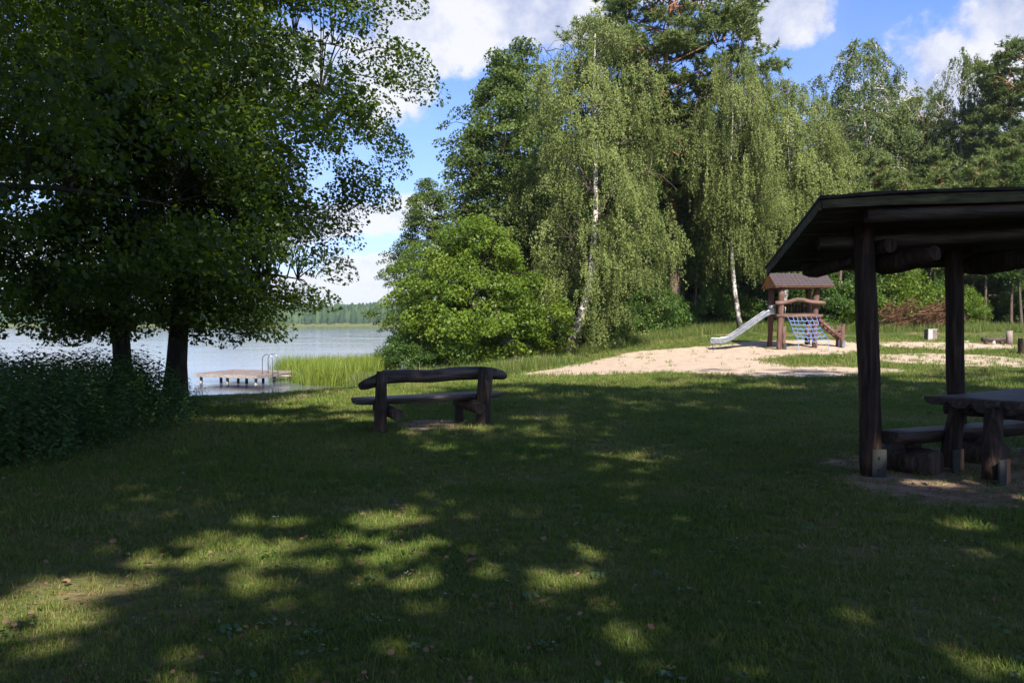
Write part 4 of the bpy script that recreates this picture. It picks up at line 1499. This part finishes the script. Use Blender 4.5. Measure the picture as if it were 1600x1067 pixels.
fascia(0, 0, 0, WR, .085, .15, (0, -1))
fascia(0, 0, 1, 0, .10, .10, (-1, 0), n=8)
fascia(1, 0, 1, WR, .07, .07, (0, 1))
# purlins: logs along the roof
for t, dz, r, xa, sdx in ((.40, -.10, .080, .22, 1), (.90, -.030, .070, .34, 2), (.06, -.09, .075, .45, 3)):
    a, b = roof_p(t, xa), roof_p(t, WR - .2)
    random.seed(sdx)
    MB().tube(logpts((a[0] - ox, a[1] - oy, a[2] + dz), (b[0] - ox, b[1] - oy, b[2] + dz), 14, .02, sdx), [r * random.uniform(.95, 1.06) for _ in range(14)], 14, .05).build('purlin', M['dark_log_x'], sh, True)
# cross beams, thick logs tapering at their lake-side ends
for (xa, ya), (xb, yb), zc, sdx in (((3.93, 9.15), (4.22, 8.30), 2.235, 1), ((5.27, 9.85), (5.62, 8.45), 2.26, 2), ((6.62, 10.1), (7.0, 8.4), 2.30, 3), ((3.52, 10.05), (3.66, 8.9), 2.20, 4)):
    P = logpts((xa - ox, ya - oy, zc - .03), (xb - ox, yb - oy, zc + .03), 9, .02, sdx + 8)
    r = .125 if sdx < 4 else .08
    random.seed(sdx)
    MB().tube(P, [r * .35, r * .85, r * 1.05, r * 1.02, r * .97, r * .88, r * .8, r * .72, r * .6], 14, .07).build('cross_beam', M['dark_log'], sh, True)
for x, y, z in ((3.90, 8.60, 2.375), (5.27, 9.42, 2.44)):
    MB().tube([(x - ox, y - oy, z), (x - ox - .02, y - oy + .5, z)], .075, 14, .05).build('beam_stub', M['dark_log'], sh, True)

# ------------------------------------------------------------------ picnic table and log bench under the shelter
ut = Vector((.84, .54, 0)).normalized()
vt = Vector((-ut.y, ut.x, 0))
ang = math.atan2(ut.y, ut.x)
tp = Vector((4.55, 8.38, 0))
tb_ = empty('picnic_table', (tp.x, tp.y, gzs(tp.x, tp.y)), ang)
tag(tb_, 'heavy dark plank table with splayed log legs under the shelter', 'table')
random.seed(14)
for k, (yy, x0, wd_, dp) in enumerate(((.36, .12, .14, .085), (.12, .14, .13, .10), (-.12, .15, .14, .13), (-.33, .22, .115, .14))):
    MB().tube(logpts((x0, yy, .80), (2.6, yy, .80), 10, .012, 60 + k), [wd_ * .93] + [wd_] * 8 + [wd_ * .9], 16, .05, squash=(1.0, dp / wd_), half=True).build('table_board', M['dark_log_x'], tb_, True)
for lx in (.15, 2.2):
    for ly, dy in ((-.22, .03), (.30, -.02)):
        lx += .30 if ly > 0 else 0
        lg = MB().tube(logpts((lx - .10, ly - dy * 2, .04), (lx + .02, ly, .72), 6, .01, 70), [.105, .105, .100, .095, .09, .085], 14, .05).build('leg', M['dark_log'], tb_, True)
        MB().box((lx - .14, ly - dy * 2 - .105, .12), (.13, .02, .26)).build('foot_plate', M['zinc'], lg, bevel=.003)
        MB().box((lx - .035, ly - dy * 2 - .105, .12), (.065, .018, .26)).build('foot_strip', M['orange_wood'], lg, bevel=.003)
    MB().tube([(lx + .02, -.40, .665), (lx + .02, .44, .665)], .065, 12, .06).build('crosspiece', M['dark_log'], tb_, True)

bp = Vector((4.02, 8.62, 0))
ub2 = Vector((.90, .435, 0)).normalized()
lb = empty('plank_bench', (bp.x, bp.y, gzs(bp.x, bp.y)), math.atan2(ub2.y, ub2.x))
tag(lb, 'low backless half-log bench on round log feet, lake side of the picnic table', 'bench')
random.seed(15)
MB().tube(logpts((-.03, .12, .455), (2.75, .12, .455), 10, .012, 80), [.145, .16, .165, .16, .16, .155, .16, .16, .155, .15], 18, .05, squash=(1.0, .95), half=True).build('seat', M['dark_log_x'], lb, True)
for k, lx in enumerate((.36, 1.45)):
    MB().tube(logpts((lx + .04, -.14, .13), (lx - .05, .40, .13), 5, .008, 90 + k), [.155, .17, .17, .17, .16], 16, .05, squash=(1.05, .93)).build('log_foot', M['bench_log'], lb, True)
    MB().tube([(lx, .12, .27), (lx, .12, .34)], [.09, .08], 12, .05).build('spacer', M['dark_log'], lb, True)

# ------------------------------------------------------------------ play tower with slide, net and ramp
pt = empty('play_tower', (12.2, 36.3, 0))
tag(pt, 'red-brown log play tower with brown gabled roof, steel slide and blue climbing net', 'play tower')
px0, py0 = 12.2, 36.3


def PT(x, y, z):
    return (x - px0, y - py0, z)


tw = dict(FL=(11.40, 35.60, 11.50, 3.20), FR=(13.02, 35.75, 13.10, 3.15), BL=(11.42, 36.95, 11.52, 3.2), BR=(13.15, 37.05, 13.2, 3.15))
random.seed(21)
for k, (x, y, xt, zt_) in tw.items():
    g = gzs(x, y)
    r = .12
    po = MB().tube(logpts(PT(x, y, g - .2), PT(xt, y, zt_), 8, .05, ord(k[0]) + ord(k[1])), [r * random.uniform(.92, 1.08) for _ in range(8)], 12, .07).build('post', M['red_wood'], pt, True)
x, y = 11.60, 35.50
g = gzs(x, y)
po = MB().tube(logpts(PT(x, y, g + .02), PT(x, y, g + .98), 4, .01, 5), [.075, .08, .08, .07], 10, .05).build('brace_post', M['red_wood'], pt, True)
MB().box(PT(x + .02, y - .09, g + .13), (.13, .02, .28)).build('post_shoe', M['zinc'], po)
# roof
ex0, ex1 = 11.15, 13.68
yf, ym, yb_ = 35.30, 36.30, 37.30
ze, zr = 3.22, 3.80
slopes = ((yf, ze, ym, zr), (yb_, ze, ym, zr))
for (ya, za, yb2, zb2) in slopes:
    ncol, nrow = 9, 5
    base_b = MB()
    s = 1 if ya < yb2 else -1
    base_b.hexa([PT(ex0 + .02, ya, za - .05), PT(ex1 - .02, ya, za - .05), PT(ex1 - .02, yb2, zb2 - .05), PT(ex0 + .02, yb2, zb2 - .05),
                 PT(ex0 + .02, ya, za - .022), PT(ex1 - .02, ya, za - .022), PT(ex1 - .02, yb2, zb2 - .022), PT(ex0 + .02, yb2, zb2 - .022)])
    base_b.build('roof_board', M['orange_wood'], pt)
    for r_ in range(nrow):
        t0, t1 = r_ / nrow - (.02 if r_ else .03), (r_ + 1) / nrow
        mb = MB()
        for c in range(14):
            a = ex0 + (ex1 - ex0) * c / 14 + .004
            b = ex0 + (ex1 - ex0) * (c + 1) / 14 - .004
            j = random.uniform(-.006, .006)
            q0 = (ya + (yb2 - ya) * t0, za + (zb2 - za) * t0)
            q1 = (ya + (yb2 - ya) * t1, za + (zb2 - za) * t1)
            mb.hexa([PT(a, q0[0], q0[1] + .005), PT(b, q0[0], q0[1] + .005), PT(b, q1[0], q1[1] - .018), PT(a, q1[0], q1[1] - .018),
                     PT(a, q0[0], q0[1] + .028 + j), PT(b, q0[0], q0[1] + .028 + j), PT(b, q1[0], q1[1] + .004), PT(a, q1[0], q1[1] + .004)])
        mb.build('shingle_course', M['shingle'], pt)
for xg in (ex0 + .10, ex1 - .10):      # gable infill boards
    mb = MB()
    for k in range(6):
        t = k / 6
        z0 = ze - .06 + (zr - ze) * t
        hw = 1.0 * (1 - t) - .06
        hw1 = 1.0 * (1 - (t + 1 / 6)) - .06
        if hw1 < .02:
            hw1 = .02
        mb.hexa([PT(xg - .012, ym - hw, z0), PT(xg + .012, ym - hw, z0), PT(xg + .012, ym + hw, z0), PT(xg - .012, ym + hw, z0),
                 PT(xg - .012, ym - hw1, z0 + .09), PT(xg + .012, ym - hw1, z0 + .09), PT(xg + .012, ym + hw1, z0 + .09), PT(xg - .012, ym + hw1, z0 + .09)])
    mb.build('gable_boards', M['orange_wood'], pt)
for yy in (35.62, 36.98):
    MB().tube([PT(ex0 + .08, yy, 3.20), PT(ex1 - .08, yy, 3.20)], .07, 10, .05).build('wall_plate', M['red_wood_x'], pt, True)
# rails
hump = [(11.22, 2.50), (11.5, 2.49), (11.8, 2.54), (12.1, 2.63), (12.4, 2.62), (12.8, 2.53), (13.1, 2.50), (13.35, 2.48)]
MB().tube([PT(x, 35.50, z) for x, z in hump], [.085, .09, .085, .08, .08, .085, .09, .08], 12, .05).build('hand_rail', M['red_wood_x'], pt, True)
MB().tube([PT(11.30, 35.52, 1.94), PT(12.2, 35.5, 1.93), PT(13.2, 35.54, 1.93)], .075, 12, .05).build('lower_rail', M['red_wood_x'], pt, True)
for k in range(9):
    MB().box(PT(12.26, 35.74 + k * .155, 2.035), (1.75, .145, .035)).build('floor_board', M['red_wood_x'], pt)
for yy in (35.65, 37.0):
    MB().tube([PT(11.3, yy, 1.96), PT(13.3, yy, 1.96)], .05, 8).build('floor_joist', M['red_wood_x'], pt)
for k in range(8):
    x = 11.95 + k * .135
    MB().tube([PT(x, 37.0, 1.98), PT(x, 37.0, 2.48 + .03 * math.sin(k * 2))], .042, 8, .05).build('palisade_pole', M['dark_log'], pt)
MB().tube([PT(11.45, 37.06, 2.42), PT(13.3, 37.06, 2.42)], .06, 10, .05).build('back_rail', M['red_wood_x'], pt, True)
# slide
random.seed(2)
prof_s = [(11.36, 2.06), (11.15, 2.05), (10.95, 1.95), (10.7, 1.78), (10.3, 1.50), (9.9, 1.22), (9.55, .98), (9.3, .84), (9.05, .80), (8.72, .80), (8.66, .76)]
ysl = 36.1


def ribbon(mb, path, y0, y1, th, zo0=0, zo1=0):
    for (xa, za), (xb, zb) in zip(path[:-1], path[1:]):
        mb.hexa([PT(xa, y0, za + zo0), PT(xb, y0, zb + zo0), PT(xb, y1, zb + zo0), PT(xa, y1, za + zo0), PT(xa, y0, za + zo1), PT(xb, y0, zb + zo1), PT(xb, y1, zb + zo1), PT(xa, y1, za + zo1)])


mb = MB()
ribbon(mb, prof_s, ysl - .24, ysl + .24, 0, -.015, 0.0)
ribbon(mb, prof_s, ysl - .262, ysl - .242, 0, -.03, .17)
ribbon(mb, prof_s, ysl + .242, ysl + .262, 0, -.03, .17)
sl = mb.build('slide', M['steel'], pt)
for yy in (ysl - .255, ysl + .255):
    MB().tube([PT(x, yy, z + .185) for x, z in prof_s], .024, 8, 0).build('side_tube', M['steel'], sl, True)
g = gzs(8.85, ysl)
MB().tube([PT(8.74, ysl - .2, g - .1), PT(8.78, ysl - .2, .80)], .02, 6).tube([PT(8.74, ysl + .2, g - .1), PT(8.78, ysl + .2, .80)], .02, 6).build('slide_foot', M['steel'], sl)
MB().tube([PT(11.25, ysl - .30, 2.32), PT(11.25, ysl + .30, 2.32)], .10, 12).tube([PT(11.02, ysl - .29, 2.33), PT(11.35, ysl - .29, 2.33)], .085, 12).build('grab_guard', M['steel'], sl, True)
# climbing net: seven down ropes and six cross ropes
nc, nr = 7, 6
grid = np.zeros((nc, nr + 1, 3))
for i in range(nc):
    xt_ = 11.72 + i * .20
    xb_ = 12.02 + i * .205
    for j in range(nr + 1):
        t = j / nr
        x = xt_ + (xb_ - xt_) * t + .03 * math.sin(i * 1.3 + j)
        yy = 35.44 - .55 * t + .10 * math.sin(math.pi * t)
        z = 1.92 - .98 * t - .07 * math.sin(math.pi * i / (nc - 1)) * t
        grid[i, j] = PT(x, yy, z)
for i in range(nc):
    MB().tube([tuple(q) for q in grid[i]], .017, 6).build('net_rope', M['blue_rope'], pt)
for j in range(1, nr + 1):
    pts = []
    for i in range(nc - 1):
        a, b = grid[i, j], grid[i + 1, j]
        pts += [tuple(a), tuple((a + b) / 2 + np.array([0, 0, -.035]))]
    pts.append(tuple(grid[nc - 1, j]))
    MB().tube(pts, .013, 6).build('cross_rope', M['pale_rope'], pt)
for i in (0, nc - 1):
    a = grid[i, nr]
    gg = gzs(a[0] + px0, a[1] + py0)
    MB().tube([tuple(a), (a[0], a[1], gg)], .012, 5).build('anchor_rope', M['pale_rope'], pt)
# stepped ramp on the right
A_, B_ = Vector((13.15, 35.95, 1.88)), Vector((13.98, 35.75, 1.05))
A_, B_ = Vector((13.12, 36.0, 1.86)), Vector((14.05, 35.8, 1.02))
rp = empty('climbing_ramp', (0, 0, 0))
bpy.data.objects.remove(rp)
for yo in (-.22, .22):
    MB().tube([PT(A_.x, A_.y + yo, A_.z), PT(B_.x, B_.y + yo, B_.z)], .075, 8, .05).build('ramp_rail', M['red_wood_x'], pt, True)
for k in range(6):
    c = A_.lerp(B_, (k + .5) / 6)
    MB().tube([PT(c.x + .03, c.y - .30, c.z + .095), PT(c.x + .03, c.y + .30, c.z + .095)], .045, 8, .06).build('ramp_step', M['red_wood'], pt, True)
x, y = 14.15, 35.8
g = gzs(x, y)
for yo in (-.22, .22):
    po = MB().tube([PT(x - .05, y + yo, g - .1), PT(x - .02, y + yo, g + .45), PT(x, y + yo, g + .85), PT(x + .08, y + yo, g + .98)], [.095, .10, .09, .05], 10, .08).build('ramp_post', M['red_wood'], pt, True)
    MB().box(PT(x + .0, y + yo - .11, g + .15), (.13, .02, .3)).build('post_shoe', M['steel'], po)

# ------------------------------------------------------------------ small things on the far lawn
gx, gy, g0 = ground_at(1454, 531)
o = empty('bollard_box', (gx, gy, g0))
tag(o, 'pale square wooden waste box on the lawn between the two nearer shelter posts', 'waste box')
for k in range(4):
    for s in range(2):
        MB().box(((k - 1.5) * .105, (-.2 if s == 0 else .2), .24), (.095, .03, .50)).build('slat', M['concrete'] if k < 2 else M['deck_wood'], o)
for s in (-1, 1):
    MB().box((s * .21, 0, .24), (.03, .36, .48)).build('side_panel', M['deck_wood'], o)
MB().box((0, 0, .505), (.46, .45, .03)).build('lid', M['concrete'], o)
gx, gy, g0 = ground_at(1577, 538)
o = tag(MB().tube([(gx, gy, g0 - .1), (gx + .01, gy, g0 + .3), (gx, gy, g0 + .62)], [.15, .145, .14], 12, .06).build('wooden_post', M['deck_wood'], None, True),
        'stout sawn-off wooden post standing beside the low log seat', 'post')
gx, gy, g0 = ground_at(1553, 538)
o = empty('low_bench', (gx, gy, g0))
tag(o, 'low dark log seat lying near the wood edge, seen right of the second shelter post', 'seat')
MB().tube([(-.55, 0, .22), (0, .03, .20), (.50, 0, .21)], [.10, .11, .10], 12, .1).build('seat_log', M['bench_log_x'], o, True)
for s in (-.38, -.02, .36):
    MB().tube([(s, -.02, -.05), (s, 0, .16)], [.09, .08], 10, .08).build('support', M['stone'] if s > -.1 and s < .1 else M['bench_log'], o, True)
gx, gy, g0 = ground_at(1600, 553)
o = empty('slatted_bin', (gx, gy, g0))
tag(o, 'brown slatted wooden bin cut off by the right picture edge', 'bin')
for k in range(12):
    a = k * math.pi / 6
    MB().box((.19 * math.cos(a), .19 * math.sin(a), .30), (.03, .085, .62), a).build('slat', M['bench_log'], o)
MB().tube([(0, 0, .02), (0, 0, .5)], .15, 12).build('liner', M['zinc'], o)
gx, gy, g0 = ground_at(1506, 534)
tag(MB().tube([(gx, gy, g0 - .03), (gx, gy, g0 + .05)], [.26, .22], 12, .08, squash=(1, 1)).build('flat_stone', M['stone']), 'small flat pale stone in the grass just right of the second shelter post', 'stone')

# heap of dead pine branches
gx, gy, g0 = ground_at(1418, 517)
gx, gy = pos(1415, 46)
g0 = gzs(gx, gy)
hp = empty('brushwood_heap', (gx, gy, g0))
tag(hp, 'heap of dead rust-brown pine branches at the edge of the wood', 'branch heap')
random.seed(31)
rg = np.random.default_rng(31)
Cs, As = [], []
for k in range(38):
    a = random.uniform(-.5, .5) + (math.pi if random.random() < .3 else 0)
    st = Vector((random.uniform(-1.7, 1.5), random.uniform(-.7, .7), random.uniform(.05, 1.0)))
    ln = random.uniform(.9, 2.0)
    en = st + Vector((math.cos(a) * ln, math.sin(a) * ln * .5, random.uniform(.0, 1.0)))
    P = logpts(st, en, 5, .12, k)
    MB().tube(P, [.035, .028, .022, .016, .008], 6).build('branch', M['dead_wood'], hp)
    for _ in range(22):
        t = random.uniform(.15, 1)
        c = st.lerp(en, t)
        Cs.append((c.x + random.gauss(0, .16), c.y + random.gauss(0, .16), max(.05, c.z + random.gauss(0, .12))))
Cs = np.array(Cs)
ci = np.repeat(np.arange(len(Cs)), 16)
m_ = len(ci)
dn = leaves_mesh('dead_needles', Cs[ci] + rg.normal(0, .05, (m_, 3)), rg.normal(0, 1, (m_, 3)), rg.normal(0, 1, (m_, 3)), rg.uniform(.10, .2, m_), np.full(m_, .028), rg.uniform(0, 1, m_), M['dead_needle'], 'needle')
tag(link_mesh('dead_needles', dn, hp), kind='stuff')

# ------------------------------------------------------------------ bathing jetty
DZ = -0.53
jt = empty('bathing_jetty', (-12.0, 36.2, WATER))
tag(jt, 'low wooden bathing platform with reddish deck standing in the lake', 'jetty')
O = Vector((-13.65, 35.75))
uu = Vector((3.12, -1.42))
vv = Vector((.75, 3.3))
jx, jy = -12.0, 36.2


def J(a, b, z):
    p = O + uu * a + vv * b
    return (p.x - jx, p.y - jy, z - WATER)


nbp = 22
random.seed(4)
for k in range(nbp):
    a0, a1 = k / nbp + .0015, (k + 1) / nbp - .0025
    dz = random.uniform(-.006, .006)
    MB().hexa([J(a0, 0, DZ - .03), J(a1, 0, DZ - .03), J(a1, 1, DZ - .03), J(a0, 1, DZ - .03), J(a0, 0, DZ + dz), J(a1, 0, DZ + dz), J(a1, 1, DZ + dz), J(a0, 1, DZ + dz)]).build('deck_board', M['deck_wood'], jt)
for (a0, b0, a1, b1) in ((0, -.012, 1, -.002), (0, 1.002, 1, 1.012)):
    MB().hexa([J(a0, b0, DZ - .13), J(a1, b0, DZ - .13), J(a1, b1, DZ - .13), J(a0, b1, DZ - .13), J(a0, b0, DZ + .008), J(a1, b0, DZ + .008), J(a1, b1, DZ + .008), J(a0, b1, DZ + .008)]).build('edge_board', M['deck_side'], jt)
for (a0, a1) in ((-.012, -.002), (1.002, 1.012)):
    MB().hexa([J(a0, 0, DZ - .13), J(a1, 0, DZ - .13), J(a1, 1, DZ - .13), J(a0, 1, DZ - .13), J(a0, 0, DZ + .008), J(a1, 0, DZ + .008), J(a1, 1, DZ + .008), J(a0, 1, DZ + .008)]).build('edge_board', M['deck_side'], jt)
for a in (.07, .5, .95):
    for b in (.05, .5, .92):
        q0, q1 = J(a, b, -1.9), J(a, b, DZ - .032)
        MB().tube([q0, q1], .065, 10, .04).build('pile', M['deck_side'], jt, True)
# gangway into the reeds
for k in range(16):
    b0 = k / 16
    q = lambda a, b, z: (J(1.0, .55, 0)[0] + .05 + 2.9 * a + .02, J(1.0, .55, 0)[1] + b + .10 * a, z - WATER)
    MB().hexa([q(b0 + .003, 0, DZ - .03), q(b0 + .059, 0, DZ - .03), q(b0 + .059, .9, DZ - .03), q(b0 + .003, .9, DZ - .03), q(b0 + .003, 0, DZ), q(b0 + .059, 0, DZ), q(b0 + .059, .9, DZ), q(b0 + .003, .9, DZ)]).build('gangway_board', M['deck_wood'], jt)
for yo in (.05, .8):
    MB().hexa([q(0, yo, DZ - .15), q(1, yo, DZ - .15), q(1, yo + .05, DZ - .15), q(0, yo + .05, DZ - .15), q(0, yo, DZ - .032), q(1, yo, DZ - .032), q(1, yo + .05, DZ - .032), q(0, yo + .05, DZ - .032)]).build('gangway_beam', M['deck_side'], jt)
# bathing ladder with two bent handrails
def hoop(b):
    p0 = O + uu * 1.0 + vv * b
    e = Vector((.95, -.30)).normalized()
    bx_, by_ = p0.x - jx, p0.y - jy
    P = [(bx_ - e.x * .35, by_ - e.y * .35, DZ - WATER)]
    for k in range(9):
        t = math.pi * (1 - k / 8)
        P.append((bx_ + e.x * (-.10 + .25 * math.cos(t)), by_ + e.y * (-.10 + .25 * math.cos(t)), DZ + .62 + .22 * math.sin(t) - WATER))
    P.append((bx_ + e.x * .15, by_ + e.y * .15, -.75))
    return P


hA, hB = hoop(.30), hoop(.44)
ld = MB().tube(hA, .017, 8).tube(hB, .017, 8).build('ladder', M['steel'], jt, True)
for k in range(4):
    zr_ = .42 - k * .27
    a = Vector(hA[-1]); b = Vector(hB[-1])
    MB().tube([(a.x, a.y, zr_), (b.x, b.y, zr_)], .020, 6).build('rung', M['steel'], ld)

# ------------------------------------------------------------------ air
HAZE = True
if HAZE:
    hz = MB().box((0, 0, 14.5), (2410, 2410, 41)).mesh('haze', M['stone'])
    hm = bpy.data.materials.new('haze')
    hm.use_nodes = True
    t = NT(hm.node_tree)
    for n in list(t.n):
        t.n.remove(n)
    o_ = t.new('ShaderNodeOutputMaterial')
    pv = t.new('ShaderNodeVolumePrincipled')
    pv.inputs['Color'].default_value = (0.80, 0.88, 1.0, 1)
    pv.inputs['Density'].default_value = 0.0002
    pv.inputs['Anisotropy'].default_value = 0.2
    t.link(pv.outputs[0], o_.inputs['Volume'])
    hz.materials[0] = hm
    tag(link_mesh('haze', hz), kind='stuff')
